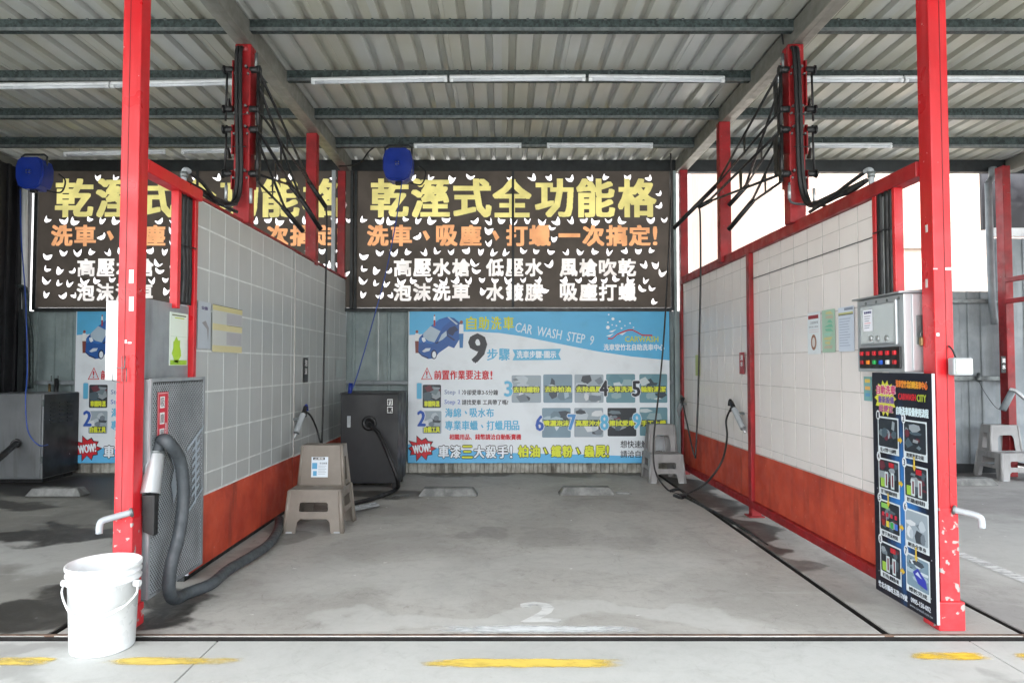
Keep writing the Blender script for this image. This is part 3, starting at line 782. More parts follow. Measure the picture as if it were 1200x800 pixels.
    for i, ch in enumerate('海綿 吸水布'):
        if ch != ' ': tx('character', ch, 522.5+i*9.6, 477.5, 531+i*9.6, 487.8, lb, bold=.35)
    for i, ch in enumerate('專業車蠟 打蠟用品'):
        if ch != ' ': tx('character', ch, 522.5+i*9.7, 492, 531.2+i*9.7, 502.8, lb, bold=.35)
    b = B()
    for px, py in ((545, 481), (564, 497)): fl.poly(b, [pt(px, py), pt(px+1.5, py-.5), pt(px+3.2, py+2.6), pt(px+1.6, py+3.4)], 3, lb)
    fl.put(b, 'comma_mark')
    tx('lettering', '相關用品、錢幣請洽自動販賣機', 527.5, 507.5, 611, 514, rd, bold=.3)
    b = B()
    pts = []
    for k_ in range(20):
        a = k_*math.pi/10; r_ = (16 if k_ % 2 == 0 else 10.5)*(1+.12*math.sin(k_*2.3)); pts.append(pt(495+r_*math.cos(a), 524+r_*.82*math.sin(a)))
    fl.poly(b, [(p[0]*1.0+.0, p[1]) for p in [(495-ox+(q[0]-(495-ox))*1.12, 524-oy+(q[1]-(524-oy))*1.12) for q in pts]], 2.2, bk); fl.poly(b, pts, 2.6, rd)
    fl.text(b, 'WOW!', 485-ox, 519.5-oy, 505-ox, 529-oy, 5, wh, bold=.5, rot=-8, outline=bk, ow=.7); fl.put(b, 'starburst')
    yb = ink(212, 220, 46)
    for i, (ch, m) in enumerate(zip('車漆三大殺手', (wh, wh, yb, wh, wh, wh))): tx('character', ch, 515+i*13.8, 521, 526.5+i*13.8, 535, m, bold=.6, outline=bk, ow=1.25, lay=5)
    tx('character', '!', 598.5, 521, 600.5, 535, wh, bold=.5, outline=bk, ow=1.2, lay=5)
    for ch, x in (('柏', 608), ('油', 621.5), ('鐵', 646.5), ('粉', 659.5), ('蟲', 685), ('屍', 698)): tx('character', ch, x, 521, x+11, 534, yb, bold=.7, outline=bk, ow=1.2, lay=5)
    tx('character', '!', 711, 521, 713, 534, yb, bold=.5, outline=bk, ow=1.2, lay=5)
    for px in (637, 675):
        b = B(); fl.poly(b, [pt(px-1, 523), pt(px+2.5, 522.2), pt(px+6.5, 530), pt(px+2.5, 532)], 4, bk); fl.poly(b, [pt(px+.2, 523.8), pt(px+2, 523.4), pt(px+5, 529.6), pt(px+2.8, 530.6)], 5, yb); fl.put(b, 'comma_mark')
    tx('lettering', '想快速解決', 727, 515, 767, 523.5, bk, bold=.12); tx('lettering', '請洽自動販賣機', 727, 526.5, 784, 534.8, bk, bold=.12)
    pic(600, 439, 634.5, 471, 'grey', '去除鐵粉', 452.5, '3', 592, 446, lb)
    pic(637, 438, 671, 471, 'car', '去除柏油', 452, None)
    pic(673.5, 438, 707.5, 471, 'grey', '去除蟲屍', 452, None)
    pic(710.5, 437.5, 744.5, 471, 'wash', '全車洗淨', 452, '4', 703.5, 445.5, bk)
    pic(749.5, 437.5, 782, 471, 'wash', '輪胎清潔', 452, '5', 741.5, 446, bk)
    pic(635.5, 477, 669, 511.5, 'car', '噴灑泡沫', 491.5, '6', 628.5, 486, nb)
    pic(673, 477, 707, 511, 'grey', '高壓沖水', 491.5, '7', 666, 485, ink(70, 140, 200))
    pic(712, 477, 745.5, 510, 'dark', '擦拭愛車', 491.5, '8', 704, 485, lb)
    pic(749.5, 476.5, 782, 509.5, 'wash', '手工上蠟', 491.5, '9', 742, 483.5, lb)
    return t
sg = signboard()
s2 = copy_tree(sg); s2.location.x += (89-479)*.0095
s2['label'] = 'blue and white car wash signboard in the left bay, mostly hidden behind the red post'

# ================================================================== POSTS
def channel_post(name, cx, y0, y1, z0, z1, w_, m, label, group, seam=True):
    t = thing(name, label, 'post', (cx, (y0+y1)/2, z0), group)
    b = B(); b.box(cx-w_/2, cx+w_/2, y0, y1, z0, z1, bev=.006)
    if seam:
        b.box(cx-w_*.08, cx-w_*.08+.003, y0-.0015, y0+.002, z0, z1, M['blackline'] if 'blackline' in M else None)
    b.put('shaft', m, t)
    return t
M['seam'] = surf('dark_red_seam', (92, 10, 16), (80, 8, 12), 5, .6)
GP = 'red steel posts carrying the roof'
def post(label, cx, y0, y1, z0, z1, w_, m, front=False):
    t = thing('steel_post', label, 'post', (cx, (y0+y1)/2, z0), GP)
    B().box(cx-w_/2, cx+w_/2, y0, y1, z0, z1, bev=.005).put('shaft', m, t)
    if front:
        s = 1 if cx > 0 else -1
        B().box(cx+s*.008-.0015, cx+s*.008+.0015, y0-.0012, y0+.001, z0+.02, z1).put('seam', M['seam'], t)
    return t
pr = post('bright red front post at the right end of the black poster board', 2.038, 3.14, 3.235, 0, 3.385, .086, M['red'], True)
pl = post('bright red front post beside the white bucket', -1.728, 3.14, 3.225, 0, 3.385, .086, M['red'], True)
# worn foot of the right post and its boot
b = B(); b.box(1.978, 2.098, 3.128, 3.25, .0, .13, bev=.006); b.put('boot', M['red_worn'], pr)
b = B(); b.box(1.9935, 2.0825, 3.1378, 3.2372, .13, .55, bev=.004); b.put('worn_foot', M['red_worn'], pr, 'chipped lower length of the post, grey where paint is gone')
b = B(); b.box(-1.785, -1.672, 3.13, 3.235, .0, .1, bev=.006); b.put('boot', M['red_worn'], pl)
b = B(); b.box(-1.7725, -1.6835, 3.1378, 3.2272, .1, .5, bev=.004); b.put('worn_foot', M['red_worn'], pl)
# stickers and scraps on the posts
def scrap(px, py, w_, h_, Y, parent, c=(232, 232, 230)):
    a = W(px, py, Y); o = B(); o.box(a.x-w_/2, a.x+w_/2, Y-.0015, Y+.001, a.z-h_/2, a.z+h_/2); o.put('sticker', ink(*c), parent)
scrap(154, 324, .02, .062, 3.14, pl); scrap(154, 356, .02, .066, 3.14, pl)
scrap(147.5, 400, .008, .016, 3.14, pl); scrap(152, 401.5, .016, .007, 3.14, pl)
scrap(1111.5, 315, .03, .012, 3.14, pr); scrap(1099, 392, .012, .014, 3.14, pr); scrap(1096, 315, .02, .006, 3.14, pr, (214, 160, 160))
for py, hh in ((268, .035), (332, .04)):
    p = WX(1086, py, 1.995); o = B(); o.box(1.9935, 1.9955, p.y-.008, p.y+.008, p.z-hh/2, p.z+hh/2); o.put('sticker', ink(196, 190, 186), pr)
post('dark red post farther along the left partition, under the left roof beam', -1.79, 6.35, 6.44, 2.14, 3.385, .1, M['red_old'])
post('dark red post at the back wall beside the middle banner\'s left edge', -1.80, 7.60, 7.68, 0, 3.385, .085, M['red_old'])
post('dark red post farther along the right partition, crossing the white sky', 2.0, 6.05, 6.14, 2.12, 3.385, .1, M['red_old'])
post('dark red post at the back wall beside the middle banner\'s right edge', 2.035, 7.56, 7.64, 0, 3.385, .085, M['red_old'])
a = W(1178, 300, 7.45)
post('red post of the next partition at the right edge, over the grey stool', a.x, 7.4, 7.52, 0, 3.385, .085, M['red_old'])
B().box(-1.905, -1.865, 7.58, 7.64, 1.8, 3.385).put('angle_post', M['pipe'], None, 'pale grey steel upright at the left banner\'s right edge', 'post')
B().box(1.928, 1.958, 7.6, 7.66, 0.0, 3.385).put('angle_post', M['wall'], None, 'grey steel upright between the middle banner and red corner post', 'post')

# hooks of bent pipe on the two front posts
def hook(pts, label):
    t = thing('pipe_hook', label, 'hook', pts[0], 'bent pipe hooks on the front posts')
    B().tube(pts, .0145, 10, steps=4).put('pipe', M['pipe'], t)
    d = (Vector(pts[1])-Vector(pts[0])).normalized()
    B().tube([Vector(pts[0])-d*.004, Vector(pts[0])+d*.006], .022, 10).put('flange', M['galv'], t)
a = W(154, 600, 3.14)
hook([a, a+Vector((-.055, -.05, -.012)), a+Vector((-.085, -.075, -.02)), a+Vector((-.094, -.083, -.035)), a+Vector((-.096, -.085, -.075))], 'grey bent pipe hook on the left front post above the bucket')
a = W(1118, 597, 3.14)
hook([a, a+Vector((.045, -.045, -.008)), a+Vector((.066, -.066, -.016)), a+Vector((.073, -.073, -.03)), a+Vector((.074, -.074, -.065))], 'grey bent pipe hook on the right front post beside the poster')
# wire latch on left post
B().tube([W(141, 448, 3.13), W(132, 446, 3.13), W(131, 431, 3.13), W(146, 431, 3.125), W(147, 417, 3.125), W(143, 417, 3.125), W(143, 447, 3.125), W(148, 447, 3.125), W(148, 431, 3.125)], .0022, 6, smooth=False).put('wire_latch', M['galv'], None, 'bent wire latch hanging on the left front post', 'latch')
# small work lamp on the right post
t = thing('floodlight', 'small square floodlight with pale glass on the right front post', 'lamp', (2.07, 3.08, 1.17))
b = B(); b.box(2.035, 2.125, 3.075, 3.12, 1.155, 1.235, bev=.008); b.put('housing', M['pipe'], t)
b = B(); b.box(2.043, 2.117, 3.068, 3.0755, 1.163, 1.228, bev=.003); b.put('glass', M['lamp_glass'], t)
b = B(); b.tube([(2.06, 3.1, 1.236), (2.06, 3.12, 1.27), (2.052, 3.135, 1.29)], .004, 6); b.put('bracket', M['blackframe'], t)
b = B(); b.tube([(2.12, 3.10, 1.165), (2.16, 3.2, 1.158), (2.3, 3.6, 1.16)], .006, 6); b.put('cable', M['black'], t)

# ================================================================== PARTITIONS
ZROW = [.445, .565, .805, 1.045, 1.285, 1.525, 1.765, 2.005, 2.15]
def tiles(t, xf, y0, y1, pitch, zr, m, sgn, y_off=0):
    """tiles proud of the grout bed; sgn = direction the face looks"""
    cache = {}
    y = y0
    while y < y1-.02:
        yn = min(y+pitch, y1)
        for i in range(len(zr)-1):
            gz = .010 if sgn > 0 else .006; hgt, wid = zr[i+1]-zr[i]-gz, yn-y-.0115
            key = (round(hgt, 3), round(wid, 3))
            if key not in cache:
                b = B(); b.box(-.004, .004, 0, wid, 0, hgt)
                me = bpy.data.meshes.new('tile'); bmesh.ops.recalc_face_normals(b.bm, faces=b.bm.faces); b.bm.to_mesh(me); b.bm.free(); me.materials.append(m); cache[key] = me
            o = bpy.data.objects.new('tile', cache[key]); C.objects.link(o); o.parent = t
            o.location = Vector((xf+random.uniform(-.0006, .0006), y+.0035, zr[i]+.0045))-base_of(t)
        y = yn
# left
tL = thing('partition_wall', 'grey tiled partition with orange red base between left and middle bays', 'wall', (-1.78, 5.7, 0), 'tiled partitions between the bays')
XL = -1.745
b = B(); b.box(XL-.05, XL-.006, 3.835, 5.745, .43, 2.16); b.put('backing', M['grout_l'], tL)
b = B(); b.box(XL-.05, XL-.006, 5.755, 7.68, .43, 2.155); b.put('backing', M['grout_l'], tL)
tiles(tL, XL-.0085, 3.84, 5.745, .2285, ZROW[:-1]+[2.158], M['tile_l'], 1)
tiles(tL, XL-.0085, 5.757, 7.67, .2285, ZROW[:-1]+[2.153], M['tile_l'], 1)
b = B(); b.box(XL-.052, XL+.001, 3.835, 5.742, .035, .436, bev=.003); b.put('base_board', M['red_base'], tL)
b = B(); b.box(XL-.054, XL-.001, 5.758, 7.68, .035, .430, bev=.003); b.put('base_board', M['red_base'], tL)
b = B(); b.box(XL-.06, XL-.02, 3.84, 7.68, .0, .034); b.put('bottom_rail_or_shade', M['blackframe'], tL)  # black strip fills the gap under the boards, its shade put into colour
b = B(); b.box(XL-.003, XL+.003, 5.7455, 5.7545, .44, 2.158); b.put('joint', M['grout_r'], tL)
b = B(); b.box(XL-.058, XL+.006, 3.826, 3.837, .036, 2.165); b.put('edge_strip', M['pipe'], tL)
b = B(); b.box(XL-.062, XL+.004, 3.82, 7.68, 2.162, 2.178); b.put('cap', M['red_old'], tL)
# red head frame from the front post to the wall with two uprights
fr = thing('hose_rack', 'red hose frame between the left front post and the grey tiled partition', 'frame', (-1.72, 3.5, 1.5))
B().box(-1.755, -1.685, 3.226, 3.82, 2.12, 2.185, bev=.005).put('top_rail', M['red'], fr)
B().box(-1.74, -1.70, 3.565, 3.60, 1.5, 2.12, bev=.003).put('upright', M['red'], fr)
B().box(-1.74, -1.70, 3.765, 3.80, 1.13, 2.12, bev=.003).put('upright', M['red'], fr)
for i, (y, r_) in enumerate(((3.625, .017), (3.665, .02), (3.71, .021), (3.745, .016))):
    B().tube([(-1.725, y, 1.53), (-1.722+.004*math.sin(i*2), y+.004, 1.7), (-1.725, y-.003, 1.9), (-1.725, y, 2.12)], r_, 8).put('hose', M['black'], fr)
B().tube([(-1.695, 3.6, 1.84), (-1.697, 3.77, 1.845)], .004, 5).put('cable_tie', M['black'], fr)
# right
tR = thing('partition_wall', 'cream tiled partition in a red steel frame between middle and right bays', 'wall', (2.03, 5.6, 0), 'tiled partitions between the bays')
XR = 2.0
def frame_part(name, *a, m='red_old', bev=.004): return B().box(*a, bev=bev).put(name, M[m], tR)
ZT = 2.10
for (y0, y1, yo) in ((3.62, 5.44, 0), (5.515, 7.55, 0)):
    b = B(); b.box(XR+.012, XR+.05, y0, y1, .13, ZT-.002); b.put('backing', M['grout_r'], tR)
    tiles(tR, XR+.0145, y0+.002, y1-.002, .2125, [.508, .565, .805, 1.045, 1.285, 1.525, 1.765, 2.005, ZT-.002], M['tile_r'], -1)
    b = B(); b.box(XR+.003, XR+.011, y0+.001, y1-.001, .13, .503, bev=.002); b.put('base_board', M['red_base'], tR)
frame_part('top_rail', XR-.02, XR+.055, 3.236, 7.556, ZT, ZT+.075)
frame_part('bottom_rail_or_shade', XR-.028, XR+.055, 3.62, 7.556, .072, .128)
frame_part('upright', XR-.022, XR+.055, 5.443, 5.512, .0, ZT)
frame_part('foot_plate', XR-.05, XR+.075, 5.42, 5.54, .0, .012)
frame_part('upright', XR-.016, XR+.03, 3.60, 3.635, 1.5, ZT, m='red')
frame_part('upright', XR-.016, XR+.03, 3.425, 3.45, 1.5, ZT, m='red')
b = B(); b.box(XR+.0, XR+.004, 3.64, 5.44, 1.888, 1.893); b.put('cable', M['hose_grey'], tR)
hs_ = thing('hose_bundle', 'black hoses running up the red frame above the control box', 'hoses', (2.0, 3.5, 1.5))
for i, (y, r_) in enumerate(((3.475, .016), (3.51, .019), (3.565, .019), (3.59, .012))):
    B().tube([(2.0, y, 1.45), (2.0, y+.003, 1.8), (2.0, y, 2.105)], r_, 8).put('hose', M['black'], hs_)
B().tube([(2.0, 3.54, 1.45), (2.0, 3.54, 2.08)], .011, 8).put('pipe', M['stainless'], hs_)
B().tube([(1.975, 3.44, 1.90), (1.975, 3.61, 1.90)], .004, 5).put('cable_tie', M['black'], hs_)

# small plates and papers
def card(name, xface, side, px0, py0, px1, py1, c, label, cat='notice', th=.002, group=None, thing_=True):
    """side -1: on the right partition, +1: on the left one"""
    a = WX(px0, py0, xface); e = WX(px1, py1, xface)
    y0, y1 = sorted((a.y, e.y)); 
    wU = abs(a.y-e.y)
    zt = a.z; zb = WX(px0, py1, xface).z if False else a.z-(a.z-WX(px0, py1, xface).z)
    t = thing(name, label, cat, (xface, (y0+y1)/2, zb), group)
    b = B(); b.box(min(xface, xface+side*th), max(xface, xface+side*th), y0, y1, zb, zt); b.put('sheet', ink(*c), t)
    if side < 0: fl = Flat((xface+side*th, y1, zt), (0, -1, 0), (0, 0, 1), (-1, 0, 0), wU/100, t, .0005)
    else: fl = Flat((xface+side*th, y0, zt), (0, 1, 0), (0, 0, 1), (1, 0, 0), wU/100, t, .0005)
    return t, fl, (zt-zb)/(wU/100)
t, fl, H = card('notice_sheet', 2.003, -1, 946.5, 367, 962, 415, (214, 222, 226), 'laminated notice with dark red heading, leftmost of three on the right partition')
b = B(); fl.rect(b, 6, H*.07, 88, H*.16, 1, ink(140, 34, 44)); fl.put(b, 'heading'); b = B(); fl.text(b, '注意事項', 22, H*.22, 84, H*.28, 1, ink(60, 60, 80)); fl.put(b, 'lettering'); b = B(); fl.text(b, '請勿投入紙鈔', 12, H*.33, 86, H*.37, 1, ink(60, 60, 80)); fl.put(b, 'lettering')
b = B(); fl.rect(b, 10, H*.42, 88, H*.425, 1, ink(200, 110, 120)); fl.rect(b, 10, H*.47, 88, H*.475, 1, ink(200, 110, 120)); fl.put(b, 'rule')
b = B(); fl.poly(b, [(48+22*math.cos(a*.4), H*.72+H*.19*math.sin(a*.4)) for a in range(16)], 1, ink(140, 96, 70)); fl.poly(b, [(48+12*math.cos(a*.4), H*.72+H*.12*math.sin(a*.4)) for a in range(16)], 2, ink(214, 210, 206)); fl.put(b, 'emblem')
t, fl, H = card('notice_sheet', 2.003, -1, 963.5, 364, 979, 413, (160, 190, 170), 'green patterned notice, middle of three on the right partition')
for i in range(9):
    b = B(); fl.poly(b, [(rnd.uniform(5, 60), H*(.05+.1*i)), (rnd.uniform(60, 95), H*(.04+.1*i)), (rnd.uniform(55, 95), H*(.12+.1*i)), (rnd.uniform(5, 45), H*(.1+.1*i))], 1+.1*i, ink(*rnd.choice([(110, 180, 150), (190, 186, 130), (150, 196, 180), (180, 170, 150)]))); fl.put(b, 'print')
t, fl, H = card('notice_sheet', 2.003, -1, 982.5, 361, 1001.5, 412, (198, 208, 222), 'pale blue printed rules sheet beside the control box')
b = B(); fl.rect(b, 40, H*.02, 96, H*.08, 1, ink(130, 140, 156)); fl.rect(b, 2, H*.12, 97, H*.16, 1, ink(190, 190, 130)); fl.rect(b, 2, H*.16, 97, H*.185, 1.2, ink(90, 96, 84)); fl.put(b, 'heading')
for i in range(11):
    b = B(); fl.rect(b, 8, H*(.26+.06*i), rnd.uniform(60, 94), H*(.275+.06*i), 1, ink(150, 162, 184)); fl.put(b, 'text_line')
t, fl, H = card('sticker_sheet', 2.003, -1, 1012.5, 441, 1022, 469, (120, 170, 170), 'teal and yellow sticker under the control box')
b = B(); fl.rect(b, 15, H*.1, 85, H*.25, 1, ink(220, 190, 90)); fl.rect(b, 15, H*.4, 85, H*.55, 1, ink(220, 170, 90)); fl.rect(b, 20, H*.68, 80, H*.82, 1, ink(90, 150, 190)); fl.put(b, 'print')
t, fl, H = card('wall_plate', 1.995, -1, 866.5, 413, 872.5, 438, (150, 30, 38), 'small red upright plate beside the right partition\'s middle upright', 'sign')
b = B(); fl.text(b, '清', 25, H*.12, 75, H*.36, 1, ink(220, 220, 218), bold=3); fl.text(b, '水', 25, H*.42, 75, H*.64, 1, ink(220, 220, 218), bold=3); fl.put(b, 'lettering')
t, fl, H = card('sticker_sheet', 2.003, -1, 815, 416, 820.5, 440, (176, 186, 110), 'narrow yellow green sticker far back on the right partition')
t, fl, H = card('wall_plate', -1.742, 1, 356, 419, 360.5, 448, (30, 32, 34), 'small black plate with white characters on the left partition', 'sign')
b = B(); fl.text(b, '泡', 20, H*.08, 80, H*.34, 1, ink(220, 220, 218), bold=3); fl.text(b, '沫', 20, H*.42, 80, H*.68, 1, ink(220, 220, 218), bold=3); fl.put(b, 'lettering')
t, fl, H = card('wall_plate', -1.742, 1, 394, 422, 401, 442, (176, 186, 184), 'small pale plate at the far end of the left partition', 'sign')
# left notices: clear sheet and faded cream form
t, fl, H = card('notice_sheet', -1.742, 1, 249, 356, 283, 412, (186, 190, 186), 'faded cream framed form taped to the left tiled partition')
for v0, v1, c_ in ((0, .12, (200, 192, 140)), (.4, .54, (204, 196, 150)), (.86, 1, (200, 192, 146))):
    b = B(); fl.rect(b, 0, H*v0, 100, H*v1, 1, ink(*c_)); fl.put(b, 'band')
b = B(); fl.rect(b, 0, 0, 100, H*.012, 2, ink(90, 92, 84)); fl.rect(b, 45, H*.4, 100, H*.41, 2, ink(110, 110, 100)); fl.rect(b, 45, H*.14, 98, H*.38, 1.5, ink(170, 170, 174)); fl.rect(b, 45, H*.56, 98, H*.84, 1.5, ink(168, 168, 172)); fl.put(b, 'table_rule')
t, fl, H = card('notice_sheet', -1.742, 1, 232, 352, 246, 408, (176, 184, 192), 'clear notice pocket with a faded violet heading on the left partition')
b = B(); fl.text(b, '公告', 25, H*.1, 75, H*.17, 1, ink(90, 80, 120), bold=2); fl.poly(b, [(30, H*.45), (60, H*.4), (85, H*.55), (80, H*.85), (70, H*.58), (45, H*.5)], 1, ink(140, 138, 140)); fl.put(b, 'print')

# ================================================================== CONTROL BOX (right)
t = thing('control_box', 'stainless coin control box with button panel and padlock on the right partition', 'control box', (1.96, 3.47, 1.16))
b = B(); b.box(1.925, 2.03, 3.262, 3.69, 1.167, 1.545, bev=.004); b.put('case', M['stainless'], t)
b = B(); b.hexa([(1.90, 3.262, 1.548), (2.035, 3.262, 1.548), (2.035, 3.70, 1.548), (1.90, 3.70, 1.548), (1.905, 3.262, 1.556), (2.035, 3.262, 1.566), (2.035, 3.70, 1.566), (1.905, 3.70, 1.556)]); b.put('hood', M['steel_dull'], t)
b = B()
for y in (3.3, 3.4, 3.5, 3.6): b.tube([(1.922, y, 1.525), (1.925, y, 1.525)], .008, 8)
b.put('rivet', M['galv'], t, kind='stuff')
b = B(); b.box(1.9155, 1.9245, 3.305, 3.31+.335, 1.305, 1.515, bev=.003); b.put('window_pane', M['steel_dull'], t)
b = B(); b.box(1.912, 1.915, 3.32, 3.63, 1.315, 1.505); b.put('cover_sheet', M['acrylic'], t)
b = B(); b.box(1.905, 1.913, 3.296, 3.312, 1.3, 1.52, bev=.002); b.put('hinge', M['stainless'], t)
fl = Flat((1.911, 3.605, 1.495), (0, -1, 0), (0, 0, 1), (-1, 0, 0), .001, t, .0008)
b = B(); fl.rect(b, 0, 5, 92, 118, 0, ink(232, 234, 242)); fl.text(b, '暫停使用', 12, 14, 80, 26, 1, ink(40, 44, 110), bold=1)
for i, v in enumerate((38, 50, 62, 74, 86, 98)): fl.rect(b, 14, v, 74-6*(i % 3), v+3, 1, ink(60, 60, 90) if i != 3 else ink(200, 70, 80))
fl.put(b, 'paper_note')
for (y, z) in ((3.53, 1.34), (3.465, 1.337), (3.385, 1.335)):
    b = B(); b.lathe([(.0001, -.003), (.014, -.003), (.014, .003), (.0001, .003)], (1.909, y, z), 12, axis='X'); b.put('coin_slot', M['stainless'], t)
b = B(); b.box(1.914, 1.924, 3.285, 3.655, 1.185, 1.292, bev=.003); pn = b.put('button_panel', M['black'], t)
cols = [(196, 30, 40)]*6+[(150, 20, 30), (226, 130, 30), (40, 160, 80), (40, 90, 190), (206, 208, 206), (170, 30, 36)]
for i, c_ in enumerate(cols):
    y = 3.622-(i % 6)*.06; z = 1.262 if i < 6 else 1.216
    b = B(); b.box(1.904, 1.9145, y-.011, y+.011, z-.0105, z+.0105, bev=.002); b.put('button', ink(*c_), pn)
# door side facing the camera
b = B(); b.box(1.962, 2.022, 3.2535, 3.262, 1.175, 1.54, bev=.002); b.put('door', M['stainless'], t)
b = B(); b.box(1.978, 2.016, 3.25, 3.254, 1.3, 1.44, bev=.001); b.put('hasp', M['galv'], t)
b = B(); b.box(1.984, 2.012, 3.228, 3.249, 1.292, 1.335, bev=.006); pd = b.put('padlock', M['brass'], t)
b = B(); b.tube([(1.989, 3.239, 1.335), (1.989, 3.239, 1.352), (1.998, 3.239, 1.362), (2.007, 3.239, 1.352), (2.007, 3.239, 1.335)], .0028, 6); b.put('shackle', M['galv'], pd)

# ================================================================== POSTER BOARD (right)
t = thing('poster_board', 'tall black and blue instruction board with eight pictures leaning along the right partition', 'sign', (1.955, 3.35, .04))
YB0, YB1, ZB0, ZB1, XB = 3.098, 3.595, .04, 1.163, 1.948
k = N('poster_blue_black')
sp = k.n('ShaderNodeSeparateXYZ'); k.l(k.tc.outputs['Generated'], sp.inputs[0])
rb = k.math('ABSOLUTE', k.math('SUBTRACT', sp.outputs[1], .5)); rz = k.math('ABSOLUTE', k.math('SUBTRACT', sp.outputs[2], .42))
e = k.math('ADD', k.math('MULTIPLY', rb, 2.2), k.math('MULTIPLY', rz, 1.9))
wv = k.noise(3, 3, vec=k.tc.outputs['Generated'], stretch=(1, 6, 1)); e = k.math('ADD', e, k.math('MULTIPLY', wv, .5))
k.l(k.mix(k.rng(e, .35, 1.25), lin((46, 116, 186)), lin((12, 14, 30))), k.b.inputs['Base Color']); k.b.inputs['Roughness'].default_value = .4
b = B(); b.box(XB, XB+.012, YB0, YB1, ZB0, ZB1); b.put('board', k.m, t)
b = B(); b.box(XB-.001, XB+.0125, YB0-.003, YB0-.0005, ZB0, ZB1); b.put('edge_trim', M['pipe'], t)
fl = Flat((XB, YB1, ZB1), (0, -1, 0), (0, 0, 1), (-1, 0, 0), (YB1-YB0)/100, t, .0006)
HB = (ZB1-ZB0)/((YB1-YB0)/100)
def ftx(body, u0, v0, u1, v1, c, bold=0, name='lettering', **kw):
    b = B(); fl.text(b, body, u0, v0, u1, v1, 4, ink(*c), bold=bold, **kw); fl.put(b, name)
b = B(); pts = []
for i in range(28):
    a = i*math.pi/14; r_ = 19 if i % 2 == 0 else 14; pts.append((24+r_*1.05*math.cos(a), 26+r_*math.sin(a)))
fl.poly(b, pts, 1, ink(204, 206, 60)); fl.put(b, 'starburst')
ftx('自助洗車', 9, 13, 43, 22, (196, 60, 110), .5, outline=ink(240, 230, 230), ow=.7)
ftx('最新設備', 12, 24, 40, 31, (110, 80, 150), .4, outline=ink(230, 220, 150), ow=.5)
ftx('超便宜', 13, 33, 38, 40, (160, 70, 130), .4, outline=ink(230, 220, 150), ow=.5)
for i, ch in enumerate('洗車堂竹北自助洗車中心'): ftx(ch, 44+i*4.6, 7+i*.1, 48.2+i*4.6, 14+i*.1, (222, 120+9*i if i < 6 else 170-14*(i-6), 50), .35)
ftx('CARWASH', 48, 20, 76, 26, (190, 40, 50), .4); ftx('CITY', 78, 20, 92, 26.5, (170, 186, 60), .4)
ftx('自助洗車設備使用流程', 44, 33, 95, 41, (206, 226, 232), .45)
order = ['1', '2', '4', '3', '5', '6', '8', '7']
caps = ['投入代幣十元硬幣', '選擇清潔功能', '按下按鈕開始使用', '取下高壓水槍沖洗車身', '按下泡沫按鈕', '刷洗全車身', '按下停止鍵歸還水槍', '擦乾完成']
kinds = ['dark', 'dark', 'dark', 'dark', 'dark', 'grey', 'dark', 'car']
for i in range(8):
    c_, r_ = i % 2, i//2
    u0 = 11+45*c_; v0 = 45+42.5*r_; u1 = u0+34; v1 = v0+37
    b = B(); fl.rect(b, u0-1.6, v0, u1+1.6, v1, 1, ink(206, 216, 220)); fl.put(b, 'card')
    b = picture(fl, u0, v0+1.6, u1, v1-6.5, 2, kinds[i]); 
    if i in (2, 3, 6):
        for q in (.3, .62): fl.rect(b, u0+34*q, v0+13, u0+34*q+6, v0+29, 5, ink(190, 204, 206)); fl.rect(b, u0+34*q+2, v0+15, u0+34*q+4.5, v0+27, 5.4, ink(120, 60, 76))
        fl.rect(b, u0+18, v0+3, u0+27, v0+8, 5, ink(176, 30, 44)); fl.rect(b, u0+3, v0+20, u0+10, v0+29, 5, ink(150, 190, 70))
    if i == 4:
        for q in range(4):
            fl.rect(b, u0+4+q*7.5, v0+12, u0+8+q*7.5, v0+16, 5, ink(190, 40, 60)); fl.rect(b, u0+4+q*7.5, v0+20, u0+9+q*7.5, v0+26, 5, ink(*((150, 40, 40), (206, 190, 60), (60, 170, 80), (60, 110, 200))[q]))
        fl.rect(b, u0+3, v0+3, u0+16, v0+8, 5, ink(130, 190, 90))
    if i == 7:
        fl.poly(b, [(u0+10, v0+16), (u0+18, v0+11), (u0+30, v0+19), (u0+32, v0+27), (u0+18, v0+25)], 5, ink(50, 60, 170)); fl.poly(b, [(u0+14, v0+17), (u0+18, v0+14), (u0+24, v0+19)], 5.4, ink(190, 204, 220))
    fl.put(b, 'picture')
    b = B(); fl.text(b, caps[i], u0+3, v1-5.4, u1-3, v1-1.2, 3, ink(24, 30, 40), bold=.15); fl.put(b, 'caption')
    b = B(); fl.poly(b, [(u0-.5+3.6*math.cos(a*.42), v0-1+5*math.sin(a*.42)) for a in range(15)], 3, ink(214, 220, 224)); fl.text(b, order[i], u0-2, v0-4, u0+1, v0+2, 4, ink(30, 34, 50), bold=.2); fl.put(b, 'number_badge')
for (u, v, d) in ((49.5, 66, 'r'), (49.5, 108.5, 'r'), (49.5, 151, 'r'), (49.5, 193, 'r'), (72, 85, 'd'), (72, 170, 'd'), (27, 128, 'd')):
    b = B()
    if d == 'r': fl.poly(b, [(u-3.5, v-1.6), (u, v-1.6), (u, v-3.6), (u+4, v), (u, v+3.6), (u, v+1.6), (u-3.5, v+1.6)], 6, ink(214, 176, 50))
    else: fl.poly(b, [(u-1.2, v-6), (u+1.2, v-6), (u+1.2, v+3), (u+3, v+3), (u, v+8), (u-3, v+3), (u-1.2, v+3)], 6, ink(206, 176, 60))
    fl.put(b, 'arrow')
ftx('竹北市縣政五路178號', 6, 214.5, 56, 220.5, (206, 214, 222), .25); ftx('0905-150-002', 62, 213.5, 92, 218, (206, 214, 222), .2); ftx('www.carwash.com.tw', 60, 220, 95, 222.6, (160, 170, 180))
b = B()
